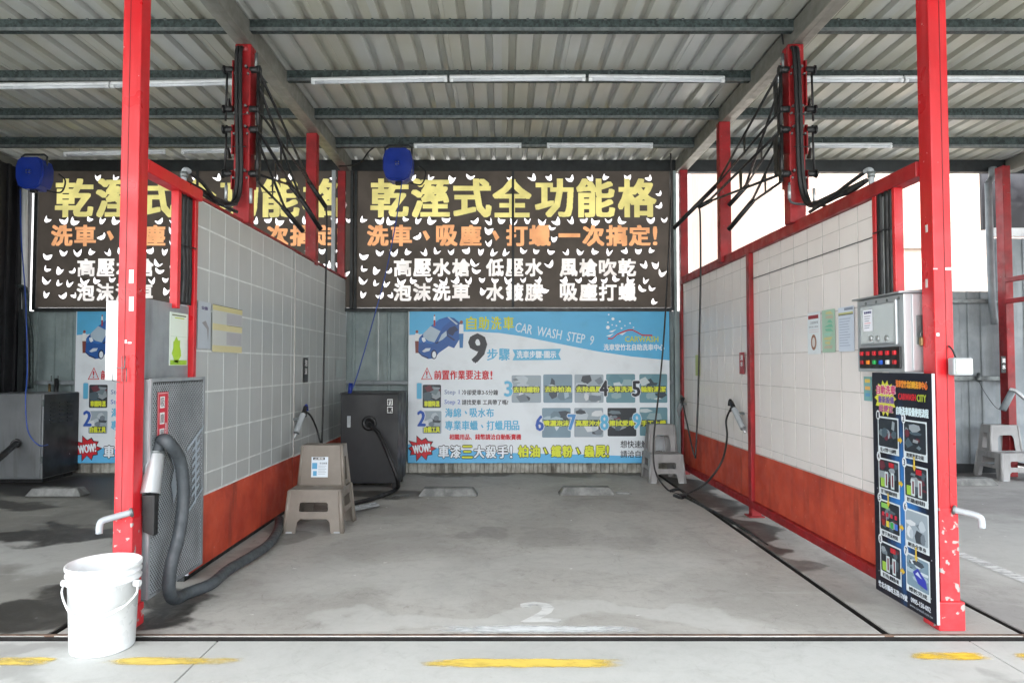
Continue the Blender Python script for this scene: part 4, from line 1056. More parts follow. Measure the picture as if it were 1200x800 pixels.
for u, v in ((93, 8), (7, 120), (92, 120), (95, 170), (7, 205), (93, 205)): fl.poly(b, [(u+.7*math.cos(a*.785), v+.7*math.sin(a*.785)) for a in range(8)], 3, ink(170, 176, 180))
fl.put(b, 'rivet', kind='stuff')

# ================================================================== LEFT VACUUM STATION
t = thing('vacuum_station', 'vacuum housing with perforated front and steel back plate on the left partition end', 'vacuum', (-1.7, 3.5, .08))
b = B(); b.box(-1.74, -1.727, 3.30, 3.76, 1.13, 1.525, bev=.002); b.put('back_plate', M['steel_dull'], t)
b = B(); b.box(-1.74, -1.672, 3.245, 3.83, .1, 1.135, bev=.004); b.put('case', M['steel_dull'], t)
# diamond mesh front (expanded metal), real lattice
b = B(); cw, ch_ = .019, .022; xq = -1.666
y0_, y1_, z0_, z1_ = 3.25, 3.822, .105, 1.128
ny, nz_ = int((y1_-y0_)/cw), int((z1_-z0_)/ch_)
for j in range(nz_*2-1):
    for i in range(ny - (j % 2)):
        cy = y0_+cw*(i+.5+(.5 if j % 2 else 0)); cz = z0_+ch_*(.5+j*.5)
        o_ = [(cy-cw/2, cz), (cy, cz-ch_/2), (cy+cw/2, cz), (cy, cz+ch_/2)]
        for q in range(4):
            a1, a2 = o_[q], o_[(q+1) % 4]
            i1 = (cy+(a1[0]-cy)*.56, cz+(a1[1]-cz)*.56); i2 = (cy+(a2[0]-cy)*.56, cz+(a2[1]-cz)*.56)
            b.bm.faces.new([b.bm.verts.new((xq+dx, p[0], p[1])) for p, dx in ((a1, 0), (a2, 0), (i2, -.002), (i1, -.002))])
b.put('perforated_mesh', M['steel_dull'], t, kind='stuff', fix=False)
b = B()
for (a0, a1, c0, c1) in ((3.243, 3.26, .1, 1.137), (3.815, 3.832, .1, 1.137), (3.26, 3.815, 1.12, 1.137), (3.26, 3.815, .1, .114)): b.box(-1.671, -1.662, a0, a1, c0, c1)
b.put('mesh_frame', M['steel_dull'], t)
b = B(); b.box(-1.67, -1.6685, 3.26, 3.815, .114, 1.12); b.put('dark_lining', M['black'], t)
# sticker with three characters
fl = Flat((-1.660, 3.30, 1.07), (0, 1, 0), (0, 0, 1), (1, 0, 0), .001, t, .0006)
b = B(); fl.rect(b, 0, 0, 108, 262, 0, ink(190, 40, 56)); fl.rect(b, 5, 5, 103, 8, 1, ink(216, 190, 192)); fl.rect(b, 5, 254, 103, 257, 1, ink(216, 190, 192)); fl.rect(b, 4, 5, 7, 257, 1, ink(216, 190, 192)); fl.rect(b, 101, 5, 104, 257, 1, ink(216, 190, 192))
for i, ch in enumerate('吸塵器'):
    fl.rect(b, 24, 22+i*78, 70, 78+i*78, 1, ink(222, 224, 224)); fl.text(b, ch, 28, 28+i*78, 66, 72+i*78, 2, ink(120, 120, 122), bold=1)
fl.text(b, '請投幣', 78, 150, 92, 240, 1, ink(214, 180, 184), bold=1)
fl.put(b, 'red_sticker')
# pale logo stickers
fl = Flat((-1.660, 3.62, .86), (0, 1, 0), (0, 0, 1), (1, 0, 0), .001, t, .0006)
b = B(); pc = ink(150, 162, 172)
fl.poly(b, [(0, 95), (195, -10), (195, 8), (0, 113)], 1, pc)
for i in range(7): fl.poly(b, [(60, 110+i*40), (150, 62+i*40), (150, 80+i*40), (60, 128+i*40)], 1, pc)
fl.poly(b, [(95, 60), (115, 50), (115, 400), (95, 410)], 1.2, pc); fl.poly(b, [(0, 440), (195, 330), (195, 345), (0, 455)], 1, pc)
fl.put(b, 'pale_logo')
fl = Flat((-1.660, 3.42, .8), (0, 1, 0), (0, 0, 1), (1, 0, 0), .001, t, .0006)
b = B(); fl.poly(b, [(0, 30), (60, 0), (110, 60), (100, 230), (60, 300), (30, 200), (60, 120)], 1, pc); fl.put(b, 'pale_logo')
# green and white leaflet on the back plate
t2, fl, H = card('leaflet', -1.726, 1, 199, 365, 218.5, 428, (214, 226, 214), 'white leaflet with green blot clipped to the left steel plate', th=.003)
b = B(); fl.rect(b, 10, H*.04, 90, H*.065, 1, ink(90, 100, 60)); fl.rect(b, 25, H*.09, 80, H*.11, 1, ink(180, 196, 60)); fl.rect(b, 5, H*.45, 95, H*.455, 1, ink(170, 190, 170)); fl.rect(b, 3, H*.9, 97, H*.99, 1, ink(150, 196, 50)); fl.put(b, 'heading')
b = B(); fl.poly(b, [(38+24*math.cos(a*.42)*(1+.2*math.sin(a*2.1)), H*.72+34*math.sin(a*.42)*(1+.15*math.sin(a*3))) for a in range(15)], 1, ink(166, 204, 50)); fl.put(b, 'green_blot')
b = B(); b.box(-1.724, -1.718, 3.78, 3.80, 1.19, 1.23, bev=.002); b.put('clip', M['blackframe'], t2)
# white board behind left post
t = thing('white_board', 'white plastic board behind the left front post', 'board', (-1.86, 3.2, 1.1))
b = B(); a = W(126, 352, 3.26); e = W(139, 445, 3.26); b.box(a.x, a.x+.085, 3.25, 3.262, e.z, a.z, bev=.003); b.put('panel', M['white_plastic'], t)
b = B(); b.box(a.x+.085, a.x+.09, 3.24, 3.28, e.z, a.z); b.put('edge', M['white_metal'], t)

# holster, nozzle and vacuum hose
t = thing('vacuum_holster', 'shiny steel tube holster on the vacuum station holding a black nozzle', 'holster', W(174, 560, 3.25))
p1 = W(180.5, 531, 3.30); p2 = W(171, 579, 3.22); p1.x += .01; p2.x += .02
b = B(); b.tube([p1, p2], [.039, .043], 20, caps=False); b.tube([p1+Vector((0, 0, -.002)), p2+Vector((0, 0, .002))], [.036, .040], 20, caps=False); b.put('tube', M['stainless'], t, fix=False)
b = B(); b.tube([p1+Vector((.0, 0, .012)), p1-Vector((0, 0, .01))], .040, 20); b.put('collar', M['galv'], t)
n1 = p2+Vector((.0, .0, .02)); 
b = B(); b.hexa([n1+Vector(v) for v in ((-.022, -.02, -.19), (.03, -.02, -.21), (.03, .02, -.21), (-.022, .02, -.19), (-.03, -.022, -.02), (.032, -.022, -.02), (.032, .022, -.02), (-.03, .022, -.02))], bev=.004); b.put('nozzle', M['black'], t)
b = B(); b.box(p2.x-.07, p2.x-.04, 3.19, 3.25, p2.z+.02, p2.z+.1, bev=.003); b.put('bracket', M['galv'], t)
zc = .042
hp = [p1+Vector((.0, .0, .0)), p1+Vector((.012, .02, .055)), WX(197, 518, -1.60), WX(211, 540, -1.59), WX(215, 580, -1.585), WX(210, 625, -1.585), WX(201, 660, -1.59),
      WX(198, 688, -1.60), (-1.612, 3.40, .055), (-1.60, 3.52, zc), G(247, 684, zc), G(268, 667, zc), G(295, 651, zc), G(315, 637, zc), G(326, 620, zc), G(327, 608, zc)]
b = B(); b.tube(hp, .0295, 14, steps=16, ring=.055); b.put('vacuum_hose', M['hose_grey'], None, 'grey ribbed vacuum hose looping down the left partition onto the floor', 'hose')

# ================================================================== LIFTING MASTS WITH ARMS
def mast(sgn, X, label, arms, drop):
    Yc = 4.62
    t = thing('hose_boom', label, 'hose boom', (X, Yc, 2.15), 'red hose boom masts on the partitions')
    b = B(); b.box(X-.055, X+.055, Yc-.05, Yc+.05, 2.16, 3.385, bev=.008); b.put('mast', M['red_old'], t)
    b = B(); b.lathe([(.0001, 0), (.05, 0), (.06, -.01), (.06, -.05), (.0001, -.05)], (X, Yc, 3.383), 20); b.put('head', M['red_old'], t)
    for side in (-1, 1):
        for (z0, z1) in ((2.95, 3.3), (2.62, 2.86), (2.38, 2.55)):
            b = B(); xo = X+side*.058
            b.hexa([(xo-.004, Yc-.075, z0), (xo+.004, Yc-.075, z0), (xo+.004, Yc+.06, z0+.03), (xo-.004, Yc+.06, z0+.03), (xo-.004, Yc-.075, z1-.04), (xo+.004, Yc-.075, z1-.04), (xo+.004, Yc+.06, z1), (xo-.004, Yc+.06, z1)])
            b.put('side_plate', M['red_old'], t)
        for z in (3.2, 2.93, 2.79, 2.49):
            b = B(); b.tube([(X+side*.055, Yc-.06, z), (X+side*.115, Yc-.06, z)], .022, 10); b.tube([(X+side*.115, Yc-.06, z), (X+side*.125, Yc-.06, z)], .03, 8); b.put('pivot', M['black'], t)
            b = B(); b.tube([(X+side*.03, Yc-.052, z+.02), (X+side*.03, Yc-.078, z+.02)], .009, 6); b.put('bolt', M['galv'], t); b = B(); b.tube([(X+side*.045, Yc-.052, z-.03), (X+side*.045, Yc-.078, z-.03)], .007, 6); b.put('bolt', M['galv'], t)
    # counter plates hanging on the outer side
    for z0, z1 in ((2.86, 3.19), (2.52, 2.82)):
        b = B(); xo = X-sgn*(-.1) if False else X+(.1 if sgn > 0 else -.1)
        b.tube([(xo, Yc-.06, z1), (xo+(.02 if sgn > 0 else -.02), Yc-.03, z0)], .008, 6)
        b.hexa([(xo-.004, Yc-.03, z0+.08), (xo+.004, Yc-.03, z0+.08), (xo+.004, Yc+.03, z0+.1), (xo-.004, Yc+.03, z0+.1), (xo-.004, Yc-.04, z0+.15), (xo+.004, Yc-.04, z0+.15), (xo+.004, Yc-.02, z0+.16), (xo-.004, Yc-.02, z0+.16)])
        b.put('tie_rod', M['black'], t)
    for (za, zb, j, tip) in arms:
        s = -1 if X > 0 else 1
        pa = Vector((X+s*.11, Yc-.06, za)); pb = Vector((X+s*.11, Yc-.05, zb)); j = Vector(j); tip = Vector(tip)
        b = B(); b.tube([pa, j], .0108, 6); ar = b.put('arm', M['black'], t)
        b = B(); b.tube([pb, j], .0095, 6); b.put('lower_rod', M['black'], ar)
        b = B(); b.tube([j-(tip-j).normalized()*.04, tip], .021, 8); b.put('sleeve', M['black'], ar)
        for q in (.06, .48):
            u_ = pa.lerp(j, q); l_ = pb.lerp(j, q); dd = (j-pa).normalized()*(.11 if q < .1 else .085)
            b = B(); b.plate([u_-dd*.4, u_+dd*.4, l_+dd*.15, l_-dd*.3], (), .004); b.put('gusset', M['black'], ar)
        b = B(); b.tube([pa, pb], .012, 6); b.put('upright_rod', M['black'], ar)
    b = B(); b.tube(drop, .0085, 8, steps=10); b.put('drop_hose', M['black'], t)
    # dark supply hoses running down the mast and over to the frame
    for n, (dx, dz) in enumerate(((.0, 0), (.026, .02))):
        b = B(); b.tube([(X-.03+dx, Yc-.03, 3.36), (X-.028+dx, Yc-.085, 3.3), (X-.02+dx, Yc-.095, 2.9), (X-.01+dx, Yc-.09, 2.5), (X+(.01 if sgn > 0 else -.02)+dx, Yc-.12, 2.3), (X+.0, Yc-.3, 2.215+dz), (X+.0, Yc-.6, 2.205+dz), (X+.01, 3.9, 2.2+dz), (X+.005, 3.72, 2.215)], .0135, 8); b.put('supply_hose', M['black'], t)
    b = B(); b.tube([(X-.08, Yc-.1, 2.42), (X-.08, Yc-.1, 2.31), (X-.05, Yc-.1, 2.28), (X+.01, Yc-.15, 2.26), (X+.03, Yc-.4, 2.19)], .008, 8); b.put('air_hose', M['hose_grey'], t)
    b = B(); b.tube([(X-.08, Yc-.1, 2.31), (X-.08, Yc-.1, 2.40)], .011, 8); b.tube([(X+.085, Yc-.1, 2.28), (X+.085, Yc-.1, 2.38)], .011, 8); b.put('fitting', M['stainless'], t)
    b = B(); b.tube([(X+(-.095 if X > 0 else .095), Yc-.06, 3.22), (X+(-.095 if X > 0 else .095), Yc-.06, 3.31)], .011, 8); b.put('spring', M['galv'], t)
    for z in (2.88, 2.66):
        b = B(); b.tube([(X-.045, Yc-.103, z), (X+.05, Yc-.103, z)], .004, 5); b.put('cable_tie', M['black'], t)
    return t
Ya = 6.2
mast(1, 2.0, 'red boom mast with black folding arms on the right partition', [
    (3.2, 2.93, W(838, 219, Ya), W(789, 268, Ya+.2)), (3.1, 2.79, W(873, 220, 5.9), W(854, 241, 6.0)),
    (2.79, 2.49, W(829, 237, 6.1), W(818, 243, 6.15)), (2.72, 2.44, W(880, 238, 5.7), W(854, 269, 5.9))],
    [W(819, 243, 6.1), W(820.5, 256, 6.1), W(821, 320, 6.1), W(819.5, 400, 6.1), W(818, 470, 6.1), W(815, 536, 6.1)])
mast(-1, -1.76, 'red boom mast with black folding arms on the left partition', [
    (3.2, 2.93, W(364, 216, Ya), W(382, 243, Ya+.15)), (3.1, 2.79, W(352, 232, 5.9), W(376, 269, 6.1)),
    (2.79, 2.49, W(340, 217, 6.0), W(357, 239, 6.1)), (2.72, 2.44, W(335, 247, 5.7), W(355, 271, 5.9))],
    [W(382, 243, 6.2), W(383, 262, 6.2), W(382, 320, 6.2), W(380, 400, 6.2), W(378.5, 480, 6.2), W(377, 525, 6.2)])
# pipe elbows at the top of both hose frames
for X, s, lb_ in ((-1.72, -1, 'grey pipe elbow rising above the left hose frame'), (2.0, 1, 'chrome pipe elbow rising above the right rail')):
    t = thing('pipe_elbow', lb_, 'pipe', (X, 3.65, 2.15), 'pipe elbows above the hose frames')
    b = B(); b.tube([(X, 3.66, 2.12), (X, 3.66, 2.235), (X-.0, 3.68, 2.262), (X, 3.72, 2.265)], .015, 10, steps=4); b.put('pipe', M['pipe'], t)
    b = B(); b.tube([(X, 3.70, 2.265), (X-.0, 3.9, 2.245), (X-.02, 4.15, 2.2), (X-.0, 4.4, 2.195)], .011, 8); b.put('hose', M['black'], t)
    b = B(); b.lathe([(.0001, 0), (.02, 0), (.02, .03), (.0001, .03)], (X, 3.66, 2.215), 12); b.put('collar', M['galv'], t)

# ================================================================== HOSE REELS
def reel(cx, cz, Y, s, label, cord):
    t = thing('hose_reel', label, 'hose reel', (cx, Y, cz), 'blue hose reels hanging under the roof')
    r_ = .155*s
    prof = [(-.55, .98), (.55, .98), (.86, .8), (1, .35), (1, -.3), (.8, -.85), (.45, -1.05), (-.45, -1.05), (-.8, -.85), (-1, -.3), (-1, .35), (-.86, .8)]
    b = B(); f0 = [b.bm.verts.new((cx+x*r_, Y-.08, cz+z*r_*1.12)) for x, z in prof]; f1 = [b.bm.verts.new((cx+x*r_, Y+.1, cz+z*r_*1.12)) for x, z in prof]
    b.bm.faces.new(f0); b.bm.faces.new(f1[::-1])
    for i in range(len(prof)): b.bm.faces.new((f0[i], f1[i], f1[(i+1) % 12], f0[(i+1) % 12]))
    bmesh.ops.recalc_face_normals(b.bm, faces=b.bm.faces)
    bmesh.ops.bevel(b.bm, geom=[e for e in b.bm.edges if abs(e.verts[0].co.y-e.verts[1].co.y) < .001], offset=.014, segments=3, affect='EDGES')
    for f in b.bm.faces: f.smooth = False
    b.put('housing', M['blue'], t)
    b = B(); b.lathe([(.0001, 0), (.028, 0), (.028, .01), (.0001, .01)], (cx, Y-.09, cz), 16, axis='Y'); hb = b.put('hub', M['blue'], t)
    for a in range(4):
        b = B(); q = a*math.pi/2+.78; b.lathe([(.0001, 0), (.006, 0), (.006, .006), (.0001, .006)], (cx+.018*math.cos(q), Y-.096, cz+.018*math.sin(q)), 8, axis='Y'); b.put('screw', M['galv'], hb)
    b = B(); b.tube([(cx-r_*.9, Y, cz+r_*.6), (cx-r_*.92, Y, cz+r_*1.25), (cx-r_*.7, Y, cz+r_*1.42), (cx+r_*.7, Y, cz+r_*1.42), (cx+r_*.92, Y, cz+r_*1.25), (cx+r_*.9, Y, cz+r_*.6)], .011, 6, smooth=False); b.put('bracket', M['blackframe'], t)
    b = B(); b.box(cx-.03, cx+.03, Y-.02, Y+.03, cz-r_*1.36, cz-r_*1.15, bev=.006); b.put('outlet', M['black'], t)
    b = B(); b.tube(cord, .006, 6, steps=10); b.put('cord', M['bluecord'], t)
    b = B(); b.tube([(cx+r_*.7, Y+.05, cz-r_*1.1), (cx+r_*1.5, Y+.1, cz-r_*1.15), (cx+r_*1.8, Y+.1, cz-r_*.3), (cx+r_*1.3, Y+.1, cz+.2*r_)], .008, 6); b.put('air_hose', M['black'], t)
    return t
a = W(467, 194, 6.9)
reel(a.x, a.z, 6.9, .95, 'blue hose reel hanging at the top left of the middle banner', [W(471, 213, 6.88), W(464, 260, 6.85), W(452, 320, 6.8), (W(436, 380, 6.75)), W(420, 435, 6.7), W(412, 458, 6.68)])
a = W(40, 204, 6.7)
reel(a.x, a.z, 6.7, .88, 'blue hose reel hanging over the left bay beside the black wall', [W(24, 222, 6.7), W(25, 280, 6.6), W(30, 350, 6.5), W(32, 430, 6.4), W(30, 470, 6.3), W(33, 505, 6.3), W(45, 521, 6.3), W(56, 521, 6.4)])
B().tube([W(397, 195, 7.2), W(420, 192, 7.1), (W(432, 178, 7.0)), W(440, 172, 6.95)], .008, 6).put('cable', M['black'], None, 'short black cable between left beam and middle reel', 'cable')
t = B().tube([W(910, 20, 4.7), W(915, 34, 4.65), W(918, 52, 4.6)], .006, 6).put('cable', M['black'], None, 'thin black cable dropping to the top of the right mast', 'cable')
B().tube([W(899, 35, 4.9), W(885, 60, 5.2), W(866, 80, 5.4), W(853, 96, 5.6), W(831, 125, 6.1)], .005, 6).put('cable', M['black'], None, 'thin black cable strung under the roof left of the right beam', 'cable')

# ================================================================== GUN HOLDERS AND GUNS ON THE WALLS
def gun(hx, hy, tx_, ty, Xh, label, hose, m_tip, Yc=None):
    side = -1 if Xh > 0 else 1
    p = WX(hx, hy, Xh+side*.07); q = WX(tx_, ty, Xh+side*.05)
    t = thing('spray_gun', label, 'spray gun', q, 'spray guns in wall holders')
    d = (q-p).normalized()
    b = B(); b.tube([p+d*.05, q], .024, 12, caps=False); b.tube([p+d*.05, q], .021, 12, caps=False); b.put('holder_tube', M['pipe'], t, fix=False)
    b = B(); b.box(min(Xh, p.x)-.0 if False else min(Xh, (p+d*.1).x), max(Xh, (p+d*.1).x), (p+d*.1).y-.02, (p+d*.1).y+.02, (p+d*.1).z-.01, (p+d*.1).z+.01); b.put('bracket', M['galv'], t)
    b = B(); b.tube([p-d*.03, p+d*.07], .019, 8); gp = b.put('handle', M['black'], t)
    b = B(); b.tube([p, p+Vector((side*.0, .05, .035)), p+Vector((0, .075, -.01))], .013, 8); b.put('grip', m_tip, gp)
    b = B(); b.tube([p+Vector((0, .01, -.01)), p+Vector((0, .035, -.06)), p+Vector((0, .055, -.03))], .005, 6); b.put('trigger', M['black'], gp)
    b = B(); b.tube([q-d*.03, q+d*.05], .008, 8); b.put('lance', M['stainless'], gp)
    b = B(); b.tube([p+Vector((0, .0, -.01))]+hose, .0085, 8, steps=10); b.put('hose', M['black'], t)
    return t
gun(858, 474, 871, 502, 2.0, 'black spray gun in a grey holder beside the right partition\'s middle upright',
    [WX(851, 492, 1.92), WX(852, 512, 1.9), W(846, 540, 5.6), W(828, 565, 5.65), W(808, 577, 5.8), G(797, 579, .012), G(782, 573, .012), W(768, 552, 6.7), W(766, 515, 6.75), W(772, 460, 6.8), W(779, 380, 6.9), W(786, 240, 7.0), W(786, 180, 7.0)], M['black'])
gun(800, 468, 794, 486, 2.02, 'spray gun in a holder by the right back corner post', [WX(802, 482, 1.95), W(807, 505, 6.9), W(812, 528, 6.5), W(815, 536, 6.1)], M['galv'])
gun(357, 480, 347, 507, -1.745, 'spray gun with blue grip in a grey holder over the taupe stool', [WX(364, 487, -1.68), WX(371, 502, -1.68), W(377, 525, 6.2)], M['blue'])
b = B(); b.tube([G(797, 579, .01), G(815, 588, .01), G(842, 602, .01), G(860, 612, .01), G(880, 625, .0), G(900, 640, -.01)], .012, 8); b.put('floor_cable', M['black'], None, 'black hose lying on the floor along the drain slot', 'hose')
b = B(); b.tube([G(785, 575, .012), G(795, 573, .035), G(803, 578, .02), G(799, 583, .012), G(790, 580, .012)], .014, 8); b.put('hose_knot', M['black'], None, 'small tangle of black hose on the floor before the right stool', 'hose')
# left bay tap
t = thing('wall_tap', 'brass tap with a black gun on the rail above the left steel cabinet', 'tap', W(65, 455, 7.6))
b = B(); b.tube([W(58, 450, 7.66), W(58, 460, 7.6)], .014, 8); b.put('valve', M['brass'], t)
b = B(); b.tube([W(66, 444, 7.62), W(66, 466, 7.55)], .022, 8); b.tube([W(66, 466, 7.55), W(65, 478, 7.52)], .014, 8); b.put('gun', M['black'], t)
b = B(); b.tube([W(66, 478, 7.52), W(68, 500, 7.5), W(62, 518, 7.2)], .005, 6); b.put('cord', M['bluecord'], t)
for px in (60, 68):
    b = B(); b.tube([W(px, 440, 7.64), W(px, 447, 7.64)], .006, 6); b.put('peg', M['galv'], t)
# tap on right fence
t = thing('wall_tap', 'small tap with thin wire on the grey fence rail, right bay', 'tap', W(1147, 441, 7.6))
b = B(); b.tube([W(1147, 438, 7.66), W(1147, 446, 7.6)], .022, 8); b.put('valve', M['galv'], t)
b = B(); b.tube([W(1147, 446, 7.6), W(1153, 458, 7.6), W(1165, 475, 7.6), W(1172, 480, 7.55)], .003, 6); b.put('wire', M['black'], t)
t = thing('spray_gun', 'grey spray gun in a holder on the right edge red post', 'spray gun', W(1175, 470, 7.3), 'spray guns in wall holders')
b = B(); b.tube([W(1187, 457, 7.3), W(1175, 480, 7.3)], .035, 10); b.put('holder_tube', M['fence'], t)
b = B(); b.tube([W(1183, 456, 7.28), W(1190, 458, 7.25), W(1202, 468, 7.2)], .02, 8); b.put('handle', M['stainless'], t)
t, fl_, H = None, None, None
a = W(1177, 427, 7.38)
t = thing('wall_plate', 'small black plate on the red post at the right edge', 'sign', (a.x, 7.38, a.z-.08))
b = B(); b.box(a.x-.03, a.x+.02, 7.385, 7.395, a.z-.09, a.z+.09); b.put('plate', M['black'], t)
fl = Flat((a.x-.025, 7.384, a.z+.08), (1, 0, 0), (0, 0, 1), (0, -1, 0), .001, t)
b = B(); fl.text(b, '清', 5, 12, 40, 60, 1, ink(220, 220, 220), bold=2); fl.text(b, '水', 5, 80, 40, 130, 1, ink(220, 220, 220), bold=2); fl.put(b, 'lettering')

# ================================================================== MACHINES
# middle bay charcoal cabinet
t = thing('vacuum_cabinet', 'charcoal steel vacuum cabinet in the back left corner of the middle bay', 'cabinet', (-1.28, 6.85, 0))
b = B(); b.box(-1.565, -1.005, 6.65, 7.2, .06, .92, bev=.006); b.put('case', M['dark_box'], t)
b = B(); b.box(-1.57, -1.0, 6.645, 7.2, .922, .935, bev=.003); b.put('lid', M['dark_box'], t)
b = B(); b.lathe([(.07, 0), (.072, -.02), (.045, -.028), (.04, -.005), (.0001, -.005)], (-1.283, 6.648, .64), 24, axis='Y'); b.put('hose_port', M['black'], t)
for x in (-1.53, -1.05):
    b = B(); b.box(x-.02, x+.02, 6.7, 6.76, .0, .06); b.box(x-.02, x+.02, 7.1, 7.16, .0, .06); b.put('foot', M['black'], t)
fl = Flat((-1.125, 6.644, .885), (1, 0, 0), (0, 0, 1), (0, -1, 0), .001, t)
b = B(); fl.rect(b, 0, 0, 80, 165, 0, ink(18, 18, 20)); fl.rect(b, 14, 12, 66, 72, 1, ink(214, 216, 216)); fl.rect(b, 14, 84, 66, 146, 1, ink(214, 216, 216)); fl.text(b, '打', 18, 17, 62, 67, 2, ink(20, 20, 22), bold=3); fl.text(b, '氣', 18, 90, 62, 141, 2, ink(20, 20, 22), bold=3); fl.put(b, 'label_plate')
b = B(); b.box(-1.50, -1.465, 6.638, 6.648, .60, .71, bev=.003); b.put('switch', M['pipe'], t)
cdr = [Vector((-1.283, 6.63, .64)), W(445, 510, 6.5), W(458, 540, 6.4), W(466, 562, 6.4), G(464, 573, .02), G(440, 583, .022), G(412, 590, .022), G(385, 596, .022)]
b = B(); b.tube(cdr, .02, 10, steps=10); b.put('vacuum_hose', M['black'], None, 'black hose curling from the charcoal cabinet down to the wet floor', 'hose')
b = B(); b.tube([W(411, 449, 6.68), W(410, 461, 6.66)], .022, 8); b.put('blue_coupler', M['blue'], None, 'blue hose coupler on top of the charcoal cabinet', 'coupler')
b = B(); b.hexa([G(*v) if len(v) == 2 else v for v in []] or [G(408, 600, 0), G(446, 592, 0), G(440, 588, 0), G(406, 594, 0), G(408, 600, .03), G(446, 592, .03), G(440, 588, .03), G(406, 594, .03)], bev=.006); b.put('plastic_scrap', M['tube_white'], None, 'crumpled white plastic sleeve on the wet floor before the cabinet', 'scrap')
# left steel cabinet
t = thing('steel_cabinet', 'grey stainless cabinet with louvred side at the left edge of the left bay', 'cabinet', (-5.0, 7.3, 0))
b = B(); b.box(-5.37, -4.70, 7.02, 7.60, .04, .91, bev=.005); b.put('case', M['cabinet'], t)
b = B(); b.box(-5.37, -4.715, 7.005, 7.018, .06, .9, bev=.003); dr = b.put('door', M['cabinet'], t)
for z in (.78, .2):
    b = B(); b.box(-4.712, -4.69, 6.998, 7.018, z, z+.07, bev=.003); b.put('hinge', M['galv'], dr)
b = B(); b.box(-4.699, -4.694, 7.03, 7.6, .05, .9); b.put('side_panel', M['dark_box'], t)
for zi in range(6):
    for yi in range(3):
        b = B(); b.hexa([(-4.694, 7.12+yi*.14, .6+zi*.04), (-4.686, 7.12+yi*.14, .6+zi*.04), (-4.686, 7.22+yi*.14, .6+zi*.04), (-4.694, 7.22+yi*.14, .6+zi*.04), (-4.694, 7.12+yi*.14, .612+zi*.04), (-4.692, 7.12+yi*.14, .612+zi*.04), (-4.692, 7.22+yi*.14, .612+zi*.04), (-4.694, 7.22+yi*.14, .612+zi*.04)]); b.put('louvre', M['blackframe'], t)
b = B(); b.box(-5.35, -4.72, 7.06, 7.55, .0, .04); b.put('plinth', M['black'], t)
b = B(); b.tube([W(19, 520, 7.0), W(17, 521, 6.9), W(0, 536, 6.6), W(-20, 552, 6.4)], .03, 10); b.put('hose', M['black'], t)
b = B(); b.tube([W(20, 519, 7.01), W(18, 520, 6.95)], .045, 12); b.put('hose_port', M['black'], t)
# conduits on the dark wall
t = thing('conduit', 'dark conduits and cables on the frame between black wall and left banner', 'conduit', W(35, 400, 7.4))
for px, m_ in ((33, 'blackframe'), (37, 'galv_dark')):
    b = B(); b.tube([W(px-13, 335, 7.3), W(px-6, 340, 7.4), W(px-4, 370, 7.45), W(px, 400, 7.5), W(px, 455, 7.5)], .018, 8); b.put('pipe', M[m_], t)

